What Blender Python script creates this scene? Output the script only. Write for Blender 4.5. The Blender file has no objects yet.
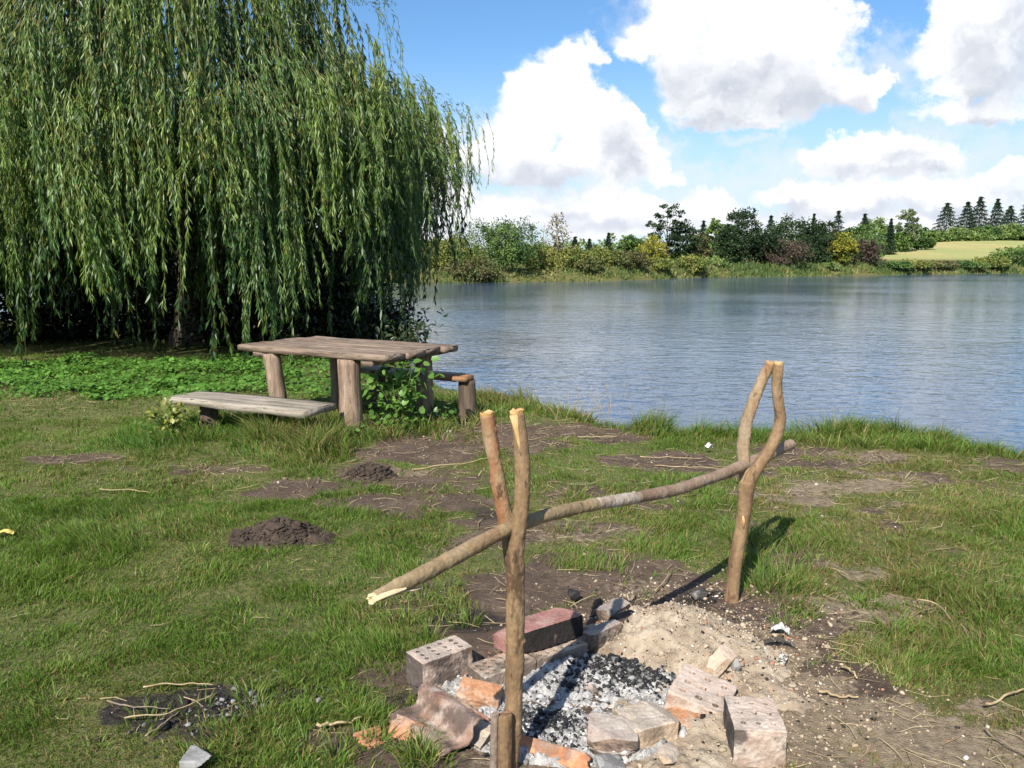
import bpy, bmesh, math, random
import numpy as np
from mathutils import Vector, Matrix
random.seed(11)
rng = np.random.default_rng(11)
SC = bpy.context.scene
COL = SC.collection
R = math.radians

# ------------------------------------------------------------------ camera
PITCH = R(8.8); FPX = 800.0; CAMZ = 1.6
cp, sp = math.cos(PITCH), math.sin(PITCH)
cam_d = bpy.data.cameras.new('camera'); cam = bpy.data.objects.new('camera', cam_d); COL.objects.link(cam)
cam.location = (0, 0, CAMZ); cam.rotation_euler = (R(90) - PITCH, 0, 0)
cam_d.sensor_width = 36.0; cam_d.lens = 36.0 * FPX / 1024.0
cam_d.clip_start = 0.05; cam_d.clip_end = 6000
SC.camera = cam

def ray(px, py):
    x, y = (px - 512) / FPX, (384 - py) / FPX
    return np.array([x, cp + y * sp, -sp + y * cp])
def at_z(px, py, z=0.0):                      # where a sight line meets a height
    d = ray(px, py); t = (z - CAMZ) / d[2]
    return np.array([0, 0, CAMZ]) + d * t
def at_y(px, py, y):                          # where a sight line meets a depth
    d = ray(px, py); t = y / d[1]
    return np.array([0, 0, CAMZ]) + d * t
def proj(x, y, z):
    dz = z - CAMZ
    zc = np.maximum(y * cp - dz * sp, 1e-3)
    return 512 + FPX * x / zc, 384 - FPX * (y * sp + dz * cp) / zc

# ------------------------------------------------------------------ noise
def _h(ix, iy, iz, seed):
    n = (ix * 374761393 + iy * 668265263 + iz * 2147483647 + seed * 144269504) & 0xFFFFFFFF
    n = ((n ^ (n >> 13)) * 1274126177) & 0xFFFFFFFF
    n = ((n ^ (n >> 16)) * 2246822519) & 0xFFFFFFFF
    return ((n ^ (n >> 15)) & 0xFFFFFF) / float(0xFFFFFF)
def vnoise(x, y, z=None, seed=0):
    x = np.asarray(x, float); y = np.asarray(y, float)
    z = np.zeros_like(x) if z is None else np.asarray(z, float)
    ix, iy, iz = np.floor(x).astype(np.int64), np.floor(y).astype(np.int64), np.floor(z).astype(np.int64)
    fx, fy, fz = x - ix, y - iy, z - iz
    fx, fy, fz = [f * f * (3 - 2 * f) for f in (fx, fy, fz)]
    o = 0
    for dx in (0, 1):
        for dy in (0, 1):
            for dz in (0, 1):
                w = (fx if dx else 1 - fx) * (fy if dy else 1 - fy) * (fz if dz else 1 - fz)
                o = o + w * _h(ix + dx, iy + dy, iz + dz, seed)
    return o
def fbm(x, y, z=None, seed=0, octv=4):
    o, a, t = 0, 1.0, 0
    for k in range(octv):
        f = 2.03 ** k
        o = o + a * vnoise(np.asarray(x) * f, np.asarray(y) * f, None if z is None else np.asarray(z) * f, seed + k * 17)
        t += a; a *= 0.5
    return o / t                                # 0..1, mean .5
def sstep(a, b, x):
    t = np.clip((np.asarray(x, float) - a) / (b - a), 0, 1)
    return t * t * (3 - 2 * t)

# ------------------------------------------------------------------ mesh helpers
def link(name, me, mat=None, parent=None, loc=None, rot=None):
    o = bpy.data.objects.new(name, me); COL.objects.link(o)
    if mat: me.materials.append(mat)
    if parent: o.parent = parent
    if loc is not None: o.location = loc
    if rot is not None: o.rotation_euler = rot
    return o
def mesh_poly(name, V, loops, starts, totals, smooth=False, col=None, colf=None):
    me = bpy.data.meshes.new(name)
    V = np.ascontiguousarray(V, np.float32)
    me.vertices.add(len(V)); me.vertices.foreach_set('co', V.ravel())
    me.loops.add(len(loops)); me.loops.foreach_set('vertex_index', np.ascontiguousarray(loops, np.int32))
    me.polygons.add(len(starts)); me.polygons.foreach_set('loop_start', np.ascontiguousarray(starts, np.int32))
    me.polygons.foreach_set('loop_total', np.ascontiguousarray(totals, np.int32))
    if smooth: me.polygons.foreach_set('use_smooth', np.ones(len(starts), bool))
    me.update(calc_edges=True)
    if col is not None:
        a = me.color_attributes.new('col', 'FLOAT_COLOR', 'POINT')
        c = np.ones((len(V), 4), np.float32); c[:, :3] = col; a.data.foreach_set('color', c.ravel())
    return me
def mesh_quads(name, V, Q, smooth=False, col=None):
    Q = np.asarray(Q); n = len(Q); k = Q.shape[1]
    return mesh_poly(name, V, Q.ravel(), np.arange(n) * k, np.full(n, k), smooth, col)
def grid(xs, ys, zf):
    X, Y = np.meshgrid(xs, ys); Z = zf(X, Y)
    V = np.stack([X, Y, Z], -1).reshape(-1, 3)
    nx, ny = len(xs), len(ys)
    i = (np.arange(ny - 1)[:, None] * nx + np.arange(nx - 1)[None]).ravel()
    return V, np.stack([i, i + 1, i + nx + 1, i + nx], -1)
class MB:                                       # collects shapes for ONE mesh
    def __init__(s): s.v = []; s.f = []; s.n = 0
    def add(s, V, F):
        s.v.append(np.asarray(V, float)); s.f += [tuple(int(i) + s.n for i in f) for f in F]; s.n += len(V)
    def tube(s, P, rad, seg=10, cap=True, na=0.0, nf=8.0, seed=0, flat=1.0):
        V, F = tube(P, rad, seg, cap, na, nf, seed, flat); s.add(V, F)
    def build(s, name, mat, parent=None, smooth=True, loc=None, off=None, rot=None):
        me = bpy.data.meshes.new(name)
        V = np.concatenate(s.v)
        if off is not None: V = V - np.asarray(off)
        me.from_pydata(V.tolist(), [], s.f)
        if smooth: me.polygons.foreach_set('use_smooth', np.ones(len(me.polygons), bool))
        me.update()
        return link(name, me, mat, parent, loc, rot)
def resample(P, n):
    P = np.asarray(P, float)
    d = np.r_[0, np.cumsum(np.linalg.norm(np.diff(P[:, :3], axis=0), axis=1))]
    t = np.linspace(0, d[-1], n)
    # smooth (Catmull-Rom like) by interpolating then blurring a little
    Q = np.stack([np.interp(t, d, P[:, k]) for k in range(P.shape[1])], -1)
    for _ in range(max(1, n // (len(P) * 2))):
        Q[1:-1] = (Q[:-2] + 2 * Q[1:-1] + Q[2:]) / 4
    return Q
def tube(P, rad, seg=10, cap=True, na=0.0, nf=8.0, seed=0, flat=1.0):
    P = np.asarray(P, float); n = len(P); rad = np.broadcast_to(np.asarray(rad, float), (n,))
    T = np.gradient(P, axis=0); T /= np.linalg.norm(T, axis=1)[:, None] + 1e-9
    up = np.array([0, 0, 1.0]) if abs(T[0][2]) < .9 else np.array([0, 1.0, 0])
    u = np.cross(T[0], up); u /= np.linalg.norm(u)
    V = []
    for i in range(n):
        u = u - T[i] * np.dot(u, T[i]); u /= np.linalg.norm(u) + 1e-9
        w = np.cross(T[i], u)
        a = np.arange(seg) * 2 * math.pi / seg
        ring = P[i] + rad[i] * (np.cos(a)[:, None] * u + np.sin(a)[:, None] * w * flat)
        V.append(ring)
    V = np.concatenate(V)
    if na:
        nrm = V - np.repeat(P, seg, 0)
        d = fbm(V[:, 0] * nf, V[:, 1] * nf, V[:, 2] * nf * .5, seed, 3) - .5
        V = V + nrm * (d * 2 * na)[:, None]
    F = []
    for i in range(n - 1):
        for k in range(seg):
            a, b = i * seg + k, i * seg + (k + 1) % seg
            F.append((a, b, b + seg, a + seg))
    if cap:
        F.append(tuple(range(seg))[::-1]); F.append(tuple((n - 1) * seg + k for k in range(seg)))
    return V, F

def tag(o, label=None, cat=None, group=None, kind=None):
    if label: o['label'] = label
    if cat: o['category'] = cat
    if group: o['group'] = group
    if kind: o['kind'] = kind
    return o
def thing(name, label, cat, loc=(0, 0, 0), rotz=0.0, group=None, rot=None):
    o = bpy.data.objects.new(name, None); COL.objects.link(o)
    o.empty_display_size = .2
    o.location = loc; o.rotation_euler = rot if rot is not None else (0, 0, rotz)
    return tag(o, label, cat, group)

# ------------------------------------------------------------------ node helpers
class NT:
    def __init__(s, tree): s.t = tree
    def n(s, typ, **kw):
        nd = s.t.nodes.new(typ)
        ins = kw.pop('ins', {})
        for k, v in kw.items(): setattr(nd, k, v)
        for k, v in ins.items(): s.set(nd, k, v)
        return nd
    def set(s, nd, k, v):
        sock = nd.inputs[k]
        if isinstance(v, bpy.types.NodeSocket): s.t.links.new(v, sock)
        else:
            if isinstance(v, (tuple, list)) and sock.type == 'RGBA' and len(v) == 3: v = (*v, 1)
            sock.default_value = v
    def math(s, op, a, b=None, c=None, clamp=False):
        nd = s.n('ShaderNodeMath', operation=op, use_clamp=clamp)
        for i, v in enumerate((a, b, c)):
            if v is not None: s.set(nd, i, v)
        return nd.outputs[0]
    def vm(s, op, a, b=None, out=0):
        nd = s.n('ShaderNodeVectorMath', operation=op)
        s.set(nd, 0, a)
        if b is not None: s.set(nd, 1, b)
        return nd.outputs[out]
    def mix(s, f, a, b, bt='MIX'):
        nd = s.n('ShaderNodeMix', data_type='RGBA', blend_type=bt, clamp_factor=True)
        s.set(nd, 0, f); s.set(nd, 6, a); s.set(nd, 7, b)
        return nd.outputs[2]
    def noise(s, vec, scale, detail=4, rough=.55, dist=0.0, out=0):
        nd = s.n('ShaderNodeTexNoise', ins={'Vector': vec, 'Scale': scale, 'Detail': detail, 'Roughness': rough, 'Distortion': dist})
        return nd.outputs[out]
    def ss(s, x, a, b, lo=0.0, hi=1.0):
        nd = s.n('ShaderNodeMapRange', interpolation_type='SMOOTHSTEP', clamp=True)
        s.set(nd, 0, x); s.set(nd, 1, a); s.set(nd, 2, b); s.set(nd, 3, lo); s.set(nd, 4, hi)
        return nd.outputs[0]
    def ramp(s, f, stops):
        nd = s.n('ShaderNodeValToRGB'); e = nd.color_ramp.elements
        while len(e) < len(stops): e.new(.5)
        for i, (p, c) in enumerate(stops): e[i].position = p; e[i].color = (*c, 1)
        s.set(nd, 0, f); return nd.outputs[0]
    def bump(s, h, strength, dist=.01, nrm=None):
        nd = s.n('ShaderNodeBump', ins={'Strength': strength, 'Distance': dist, 'Height': h})
        if nrm is not None: s.set(nd, 'Normal', nrm)
        return nd.outputs[0]
def new_mat(name):
    m = bpy.data.materials.new(name); m.use_nodes = True
    t = m.node_tree; t.nodes.clear(); g = NT(t)
    out = g.n('ShaderNodeOutputMaterial')
    return m, g, out
def principled(g, out, col, rough=.8, nrm=None, spec=.3):
    p = g.n('ShaderNodeBsdfPrincipled', ins={'Base Color': col, 'Roughness': rough, 'Specular IOR Level': spec})
    if nrm is not None: g.set(p, 'Normal', nrm)
    g.t.links.new(p.outputs[0], out.inputs[0]); return p
def coords(g, stretch=(1, 1, 1), off=True):
    tc = g.n('ShaderNodeTexCoord').outputs['Object']
    if off:
        r = g.n('ShaderNodeObjectInfo').outputs['Random']
        tc = g.vm('ADD', tc, g.vm('MULTIPLY', g.n('ShaderNodeCombineXYZ', ins={0: r, 1: r, 2: r}).outputs[0], (7.3, 3.1, 5.7)))
    return g.vm('MULTIPLY', tc, tuple(stretch))
def stone_mat(name, stops, scale=14, rough=.9, bs=.5, bscale=90, spots=(), stretch=(1, 1, 1), bd=.004, faces=()):
    """mottled mineral or bark: a noise ramp, blotches of other colours, fine bump"""
    m, g, out = new_mat(name)
    c = coords(g, stretch)
    n1 = g.noise(c, scale, 6, .65, .3)
    col = g.ramp(n1, stops)
    for i, (sc, lo, hi, cc, amt) in enumerate(spots):
        f = g.noise(g.vm('ADD', c, (3.7 * i + 1.3, 9.1, 2.2 * i)), sc, 5, .65)
        col = g.mix(g.ss(f, lo, hi, 0, amt), col, cc)
    for i, (ax, cc, amt) in enumerate(faces):   # one face of the thing is burnt black or crusted pale
        dn = g.vm('DOT_PRODUCT', g.n('ShaderNodeTexCoord').outputs['Normal'], tuple(ax), out=1)
        f = g.math('ADD', dn, g.math('MULTIPLY', g.math('SUBTRACT', g.noise(c, 16 + 5 * i, 5, .65), .5), 1.6))
        col = g.mix(g.ss(f, .45, .8, 0, amt), col, cc)
    fine = g.noise(c, bscale, 5, .7)
    col = g.mix(g.ss(fine, .3, .7, 0, .45), col, g.mix(.5, col, (.02, .018, .015)))
    nb = g.bump(g.math('ADD', fine, g.math('MULTIPLY', n1, 1.5)), bs, bd)
    principled(g, out, col, rough, nb, .2)
    return m
def leaf_mat(name, trans=.35, rough=.45, spec=.35, tint=(1.15, 1.25, .55)):
    """leaf or blade: its own colour per leaf, some light passes through"""
    m, g, out = new_mat(name)
    a = g.n('ShaderNodeAttribute', attribute_name='col').outputs['Color']
    p = g.n('ShaderNodeBsdfPrincipled', ins={'Base Color': a, 'Roughness': rough, 'Specular IOR Level': spec})
    t = g.n('ShaderNodeBsdfTranslucent', ins={'Color': g.mix(1.0, a, tint, 'MULTIPLY')})
    mx = g.n('ShaderNodeMixShader', ins={0: trans, 1: p.outputs[0], 2: t.outputs[0]})
    g.t.links.new(mx.outputs[0], out.inputs[0]); return m
def attr_mat(name, rough=.9, spec=.15, bs=.4, bscale=60):
    m, g, out = new_mat(name)
    a = g.n('ShaderNodeAttribute', attribute_name='col').outputs['Color']
    f = g.noise(coords(g, off=False), bscale, 4, .65)
    col = g.mix(g.ss(f, .3, .7, 0, .4), a, g.mix(.6, a, (.02, .02, .02)))
    principled(g, out, col, rough, g.bump(f, bs, .004), spec); return m
# ------------------------------------------------------------------ sun, sky with clouds
SUN_EL, SUN_AZ = R(41), R(22)                   # sun behind the viewer, a little to the left
sun_vec = Vector((-math.sin(SUN_AZ) * math.cos(SUN_EL), -math.cos(SUN_AZ) * math.cos(SUN_EL), math.sin(SUN_EL)))
sd = bpy.data.lights.new('sun', 'SUN'); so = bpy.data.objects.new('sun', sd); COL.objects.link(so)
sd.energy = 4.6; sd.angle = R(.5); sd.color = (1.0, .93, .82)
so.rotation_euler = sun_vec.to_track_quat('Z', 'Y').to_euler(); so.location = (-6, -12, 12)

world = bpy.data.worlds.new('World'); SC.world = world; world.use_nodes = True
wt = world.node_tree; wt.nodes.clear(); g = NT(wt)
wout = g.n('ShaderNodeOutputWorld')
sky = g.n('ShaderNodeTexSky', sky_type='NISHITA')
sky.sun_disc = False; sky.sun_elevation = SUN_EL; sky.sun_rotation = R(180) + SUN_AZ
sky.air_density = 1.0; sky.dust_density = .6; sky.ozone_density = 2.2
d = g.n('ShaderNodeTexCoord').outputs['Generated']
sep = g.n('ShaderNodeSeparateXYZ', ins={0: d})
yy = g.math('MAXIMUM', sep.outputs[1], .02)
uv = g.n('ShaderNodeCombineXYZ', ins={0: g.math('DIVIDE', sep.outputs[0], yy), 1: g.math('DIVIDE', sep.outputs[2], yy), 2: 0.0}).outputs[0]
def suv(px, py):
    r = ray(px, py); return r[0] / r[1], r[2] / r[1]
WHITE = [  # cumulus lobes: bearing and height of the centre, half width, half height
 (566,62,34,26),(545,92,40,34),(530,120,44,36),(508,150,38,34),(575,110,46,38),(598,140,48,40),(628,160,36,26),(655,175,24,13),(540,168,62,22),(622,118,20,18),(596,52,18,10),(480,160,26,22),
 (700,20,58,40),(745,15,75,45),(790,25,65,45),(820,40,40,38),(760,55,90,40),(700,60,55,36),(720,90,62,30),(790,90,80,34),(850,92,40,22),(880,86,16,14),(660,30,34,26),(640,45,18,18),(730,118,52,12),
 (985,20,60,38),(945,48,42,18),(1000,60,48,40),(965,75,40,22),(1000,110,30,18),(955,108,34,16),(1030,40,50,60),(990,112,44,14),(925,35,16,10),
 (890,146,48,16),(845,158,32,18),(815,160,18,13),(915,162,42,20),(870,168,70,16),
 (600,206,50,18),(640,212,36,14),(560,222,50,16),(500,215,50,24),(455,228,50,26),(535,205,24,12),(585,222,110,18),
 (710,205,34,20),(690,218,30,14),(745,215,40,14),(800,195,50,14),(860,200,70,18),(930,200,60,18),(985,195,30,20),(1015,175,24,18),(1040,190,40,34),(840,222,120,16),(740,230,80,14),(960,222,80,14),
 (420,150,40,30),(430,200,50,40),(330,170,70,50),(300,220,120,40)]
GREY = [ # shaded undersides
 (545,182,70,14),(500,184,44,12),(628,168,16,26),(610,150,16,22),
 (735,92,60,26),(690,80,36,26),(790,104,80,24),(720,122,52,14),(840,110,44,16),(760,75,36,14),
 (1010,75,40,40),(1030,40,40,60),(990,92,50,14),(975,50,30,26),(985,124,40,8),
 (880,176,80,10),(840,180,40,8),(900,160,26,10),(930,172,36,8),
 (610,224,60,8),(500,235,60,10),(560,212,22,8),(720,224,40,8),(860,212,70,7),(950,214,70,7),(1020,195,30,14),(800,208,44,6)]
WISP = [(700, 195, 90, 18), (600, 185, 60, 14), (900, 190, 140, 14), (780, 178, 60, 12), (1000, 150, 40, 20), (660, 150, 30, 16), (560, 200, 120, 14), (690,165,40,12),(745,142,22,7),(650,20,40,30),(480,140,40,30),(890,60,40,30),(720,180,60,14),(930,130,60,20),(780,170,40,20),(960,165,60,12),(620,190,80,10)]
n1 = g.noise(uv, 9, 7, .62, 0.0, 1); n2 = g.noise(uv, 30, 5, .65, 0.0, 1)
dsp = g.vm('ADD', g.vm('MULTIPLY', g.vm('SUBTRACT', n1, (.5, .5, .5)), (.10, .07, 0)), g.vm('MULTIPLY', g.vm('SUBTRACT', n2, (.5, .5, .5)), (.035, .03, 0)))
uvd = g.vm('ADD', uv, dsp)
uvf = g.vm('MULTIPLY', uvd, (1, 1, 0))
def field(lst, vec, k=.18):
    acc = None
    for (px, py, rx, ry) in lst:
        u, v = suv(px, py)
        e = g.vm('MULTIPLY', g.vm('SUBTRACT', vec, (u, v, 0)), (FPX / rx, FPX / ry, 0))
        ln = g.vm('LENGTH', e, out=1)
        acc = ln if acc is None else g.math('SMOOTH_MIN', acc, ln, k)
    return acc
fbig = g.noise(uv, 22, 8, .62)
fsm = g.noise(uv, 60, 6, .6)
def billow(vec, sc): return g.n('ShaderNodeTexVoronoi', feature='SMOOTH_F1', ins={'Vector': vec, 'Scale': sc, 'Smoothness': .55}).outputs['Distance']
bp_ = g.vm('ADD', uvf, g.vm('MULTIPLY', dsp, (.5, .5, 0)))
b1, b2 = billow(bp_, 15), billow(g.vm('ADD', bp_, (3.1, 1.7, 0)), 38)
puff = g.math('ADD', g.math('MULTIPLY', g.math('SUBTRACT', b1, .42), .34), g.math('MULTIPLY', g.math('SUBTRACT', b2, .42), .24))
rough_ = g.math('ADD', g.math('ADD', g.math('MULTIPLY', g.math('SUBTRACT', fbig, .5), .85), g.math('MULTIPLY', g.math('SUBTRACT', fsm, .5), .5)), puff)
dW = g.math('ADD', field(WHITE, uvf), rough_)
dG = g.math('ADD', field(GREY, uvf, .4), g.math('MULTIPLY', rough_, .6))
dS = g.math('ADD', field(WISP, uvf, .4), g.math('MULTIPLY', rough_, 2.2))
aW = g.ss(dW, 1.18, .72)
aG = g.ss(dG, 1.7, .1)
aS = g.ss(dS, 1.5, .2, 0, .6)
# scattered clouds elsewhere in the sky (all round)
gen = g.noise(g.vm('MULTIPLY', d, (1, 1, 2.2)), 2.6, 8, .58)
front = g.math('MULTIPLY', g.ss(sep.outputs[1], .45, .72), g.ss(sep.outputs[0], .62, .48))
front = g.math('MULTIPLY', front, g.ss(sep.outputs[2], .52, .40))
aO = g.math('MULTIPLY', g.ss(gen, .52, .62), g.math('SUBTRACT', 1.0, front))
aF = g.math('MULTIPLY', g.ss(sep.outputs[1], .02, .2), front)
aW = g.math('MULTIPLY', aW, aF); aG = g.math('MULTIPLY', aG, aF); aS = g.math('MULTIPLY', aS, aF)
bill = g.noise(g.vm('ADD', uv, g.vm('MULTIPLY', dsp, (.7, .7, 0))), 26, 6, .6)
bill2 = g.noise(g.vm('ADD', uv, (.006, -.008, 0)), 26, 6, .6)
relief = g.math('ADD', g.math('MULTIPLY', g.math('SUBTRACT', bill2, bill), 2.2), .5)
grey = g.math('MULTIPLY', aG, g.math('MULTIPLY', g.ss(bill, .2, .7, .7, 1.0), g.ss(puff, -.13, .06, .6, 1.0)))
CW, CG = (8.2, 8.15, 8.1), (4.1, 4.4, 5.0)
cc = g.mix(g.ss(relief, .55, .15, 0, .55), CW, (5.9, 6.1, 6.6))
cc = g.mix(g.ss(puff, -.02, .18, 0, .5), cc, (5.6, 5.8, 6.3))
cc = g.mix(grey, cc, CG)
cc = g.mix(g.ss(sep.outputs[2], .15, .03, 0, .35), cc, (5.8, 6.1, 6.8))
blue = g.mix(1.0, sky.outputs[0], (.67, .92, 1.10), 'MULTIPLY')
hor = g.ss(sep.outputs[2], .26, .0, 0, .75)
base = g.mix(hor, blue, (4.9, 5.5, 6.3))
s1 = g.mix(aS, base, (5.8, 6.1, 6.6))
s2 = g.mix(g.math('MULTIPLY', aO, .9), s1, (5.5, 5.6, 5.8))
s3 = g.mix(aW, s2, cc)
bg = g.n('ShaderNodeBackground', ins={'Color': s3, 'Strength': .085})
wt.links.new(bg.outputs[0], wout.inputs[0])
world.cycles.sampling_method = 'MANUAL'; world.cycles.sample_map_resolution = 512
SC.view_settings.view_transform = 'Standard'; SC.view_settings.look = 'None'
SC.view_settings.exposure = 0.85; SC.view_settings.gamma = 1.0
SC.cycles.max_bounces = 6; SC.cycles.diffuse_bounces = 3; SC.cycles.glossy_bounces = 2; SC.cycles.transmission_bounces = 3
SC.cycles.caustics_reflective = False; SC.cycles.caustics_refractive = False
SC.cycles.use_denoising = True
# ------------------------------------------------------------------ lie of the land
WATER_Z = -0.45
_near = [(-60, 34), (-25, 26), (-9, 22), (-4.2, 18.5)] + [tuple(at_z(px, py, .10)[:2]) for px, py in
         [(398, 347), (440, 374), (500, 384), (560, 396), (610, 412), (680, 417), (760, 416), (850, 415), (930, 421), (1024, 434)]] + [(6.5, 5.6), (10, 4.4), (20, 2), (60, -8), (200, -40)]
_nx = np.array([p[0] for p in _near]); _ny = np.array([p[1] for p in _near])
_far = [tuple(at_z(px, py, WATER_Z)[:2]) for px, py in [(100, 285.5), (250, 284.5), (400, 284), (500, 283), (600, 281), (700, 278), (770, 277), (850, 275.5), (940, 274.3), (1024, 273.5)]]
_far = [(-400, 40), (-120, 55)] + _far + [(110, 132), (200, 150), (500, 180)]
_fx = np.array([p[0] for p in _far]); _fy = np.array([p[1] for p in _far])
def shore_near(x): return np.interp(x, _nx, _ny)
def shore_far(x): return np.interp(x, _fx, _fy)
def ground_z(x, y):
    x = np.asarray(x, float); y = np.asarray(y, float)
    t = y - shore_near(x) + (fbm(x * 1.3, y * .3, seed=5) - .5) * .7
    near = -1.1 * sstep(-.25, 1.5, t) - .05 * sstep(-2.5, -.2, t)
    und = (fbm(x * .9, y * .9, seed=3) - .5) * .10 + (fbm(x * 5, y * 5, seed=4, octv=3) - .5) * .035
    und = und * sstep(1.0, -.3, t)
    pit = np.hypot((x - .28) / .75, (y - 2.95) / .7)
    und = und * sstep(.8, 1.3, pit) - .01 * sstep(1.2, .8, pit)
    s = y - shore_far(x) + (fbm(x * .12, y * .12, seed=9) - .5) * 5
    a = x / np.maximum(y, 1)
    rise = 1.75 * sstep(-1.5, 2.5, s) + 1.0 * sstep(3, 60, s)
    hill = 12.0 * sstep(8, 210, s) * sstep(.16, .62, a) + 3.0 * sstep(60, 400, s)
    far = -1.1 + rise + hill + (fbm(x * .05, y * .05, seed=8) - .5) * .8 * sstep(2, 20, s)
    w = sstep(20, 40, s + (y - shore_near(x)))
    return np.where(s > -8, np.maximum(far, near) * 1.0, near) + und

# trodden and bare places, written down as they lie on the ground (seen from the camera's standpoint)
SOIL = [(478, 437, 105, 20, 1), (430, 450, 60, 14, 1), (560, 428, 60, 10, .9), (610, 434, 46, 6, .9), (668, 459, 64, 13, 1), (740, 470, 50, 8, .6),
        (415, 505, 80, 13, 1), (300, 489, 55, 8, .85), (480, 520, 40, 12, .8), (585, 572, 75, 26, 1), (520, 590, 50, 20, .8), (640, 590, 60, 16, .8),
        (180, 470, 70, 5, .7), (95, 458, 60, 5, .5), (470, 625, 50, 14, .9), (600, 690, 195, 62, 1.2), (690, 640, 130, 60, 1), (590, 750, 220, 60, 1),
        (880, 745, 130, 42, 1), (960, 770, 170, 45, 1), (830, 690, 70, 28, .95), (790, 655, 45, 16, .9), (850, 715, 90, 30, 1),
        (840, 487, 60, 12, .8), (800, 445, 50, 8, .7), (870, 452, 60, 7, .7), (920, 480, 50, 8, .5), (950, 455, 70, 6, .5),
        (895, 640, 38, 20, .55), (855, 577, 38, 9, .45), (965, 585, 30, 12, .4), (800, 505, 40, 9, .6), (900, 530, 40, 8, .5), (870, 510, 40, 8, .5),
        (150, 722, 50, 20, .9), (212, 708, 44, 16, .85), (178, 738, 44, 12, .75), (345, 745, 40, 18, .6), (415, 600, 45, 25, .45), (560, 500, 50, 14, .5), (600, 540, 60, 12, .55), (455, 560, 40, 14, .4),
        (372, 474, 36, 12, .8), (280, 539, 36, 10, .8), (375, 452, 25, 8, .8), (980, 715, 60, 16, .6), (640, 505, 40, 8, .35), (700, 510, 60, 10, .3),
        (490, 545, 46, 22, .85), (440, 480, 60, 16, .6), (540, 530, 40, 14, .5), (20, 380, 60, 6, .6)]
DARK = [(150, 722, 56, 26, 1), (210, 708, 50, 22, 1), (178, 735, 50, 16, 1), (840, 668, 42, 9, .4), (470, 620, 45, 14, .7), (480, 515, 30, 8, .6), (410, 712, 60, 26, .6), (700, 600, 30, 10, .7)]
LIGHT = [(900, 740, 200, 44, 1), (800, 690, 60, 40, .9), (760, 650, 60, 30, .6), (960, 730, 60, 14, .6), (840, 490, 110, 26, .8), (880, 590, 90, 50, .7), (895, 640, 40, 18, .8), (600, 540, 90, 14, .5), (410, 470, 30, 8, .6), (560, 755, 120, 40, .6), (650, 590, 50, 12, .5), (870, 450, 60, 7, .6)]
DRY = [(600, 430, 200, 20, .0), (880, 490, 150, 60, .75), (900, 600, 130, 70, .55), (600, 520, 110, 40, .5), (440, 610, 80, 40, .5), (830, 640, 60, 40, .6), (540, 392, 70, 14, .9), (590, 400, 40, 14, .9), (300, 452, 60, 18, .6), (450, 432, 60, 14, .7), (900, 740, 180, 60, .7), (180, 720, 110, 60, .4), (700, 400, 400, 12, .1), (30, 390, 60, 20, .7), (150, 470, 160, 16, .4), (560, 480, 100, 20, .3)]
TALL = [(300, 448, 62, 16, 1.6), (430, 436, 60, 12, 1.3), (470, 425, 40, 14, .6), (800, 415, 110, 14, 1.1), (860, 408, 30, 14, 1.4), (950, 430, 90, 14, 1), (560, 395, 70, 12, .9), (690, 425, 60, 8, .6), (960, 590, 80, 30, .45), (780, 575, 50, 20, .55), (960, 650, 80, 24, .45), (1000, 520, 50, 16, .4), (890, 570, 40, 14, .3), (160, 440, 50, 12, .8), (240, 425, 60, 10, .7), (500, 405, 60, 10, .6), (790, 620, 40, 20, .5)]
def pmask(lst, PX, PY):
    o = np.zeros_like(PX)
    for (a, b, rx, ry, s) in lst:
        q = np.hypot((PX - a) / rx, (PY - b) / ry)
        o = np.maximum(o, s * sstep(1.35, .55, q))
    return o
def masks(x, y):
    x = np.asarray(x, float); y = np.asarray(y, float)
    px, py = proj(x, y, np.zeros_like(x)); ok = y > .8
    px = np.where(ok, px, -9e3); py = np.where(ok, py, 9e3)
    w1 = (fbm(x * 2.2, y * 2.2, seed=21) - .5); w2 = (fbm(x * 7, y * 7, seed=22, octv=3) - .5)
    soil = pmask(SOIL, px, py)
    out = sstep(1040, 1200, px) + sstep(-10, -150, px) + sstep(800, 950, py)
    patch = sstep(.60, .68, fbm(x * 1.1, y * 1.1, seed=33)) * .8
    soil = np.maximum(soil, patch * np.clip(out, 0, 1))
    soil = np.maximum(soil, .62 * sstep(.56, .66, fbm(x * 2.1, y * 2.1, seed=36)) * sstep(700, 800, px) * sstep(1500, 1100, px) * sstep(425, 440, py))
    soil = np.clip(soil + (w1 * 1.6 + w2 * 1.3) * (soil > .02) * 1.0, 0, 1)
    return soil, np.clip(pmask(DARK, px, py), 0, 1),  pmask(DRY, px, py), pmask(TALL, px, py)

def cuts(*segs):
    o = []
    for a, b, st in segs: o.append(np.arange(a, b, st))
    return np.concatenate(o)
gx = np.r_[-3000, -1500, -700, -400, cuts((-250, -80, 10), (-80, -12, 2.5), (-12, -5, .2), (-5, 5.5, .04), (5.5, 12, .2), (12, 100, 2.5), (100, 400, 8)), 420, 700, 1500, 3000]
gy = np.r_[-3000, -700, -200, cuts((-60, -8, 5), (-8, 1, .4), (1, 8.6, .04), (8.6, 20, .16), (20, 60, 2), (60, 180, 1.6), (180, 420, 6)), 430, 600, 1000, 1800, 4000]
V, Q = grid(gx, gy, ground_z)
xx, yy_ = V[:, 0], V[:, 1]
so_, dk_, dr_, tl_ = masks(xx, yy_)
lt_ = pmask(LIGHT, *[np.where(yy_ > .8, a, 9e3) for a in proj(xx, yy_, xx * 0)])
far_ = sstep(20, 45, yy_ - shore_near(xx))
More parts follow.
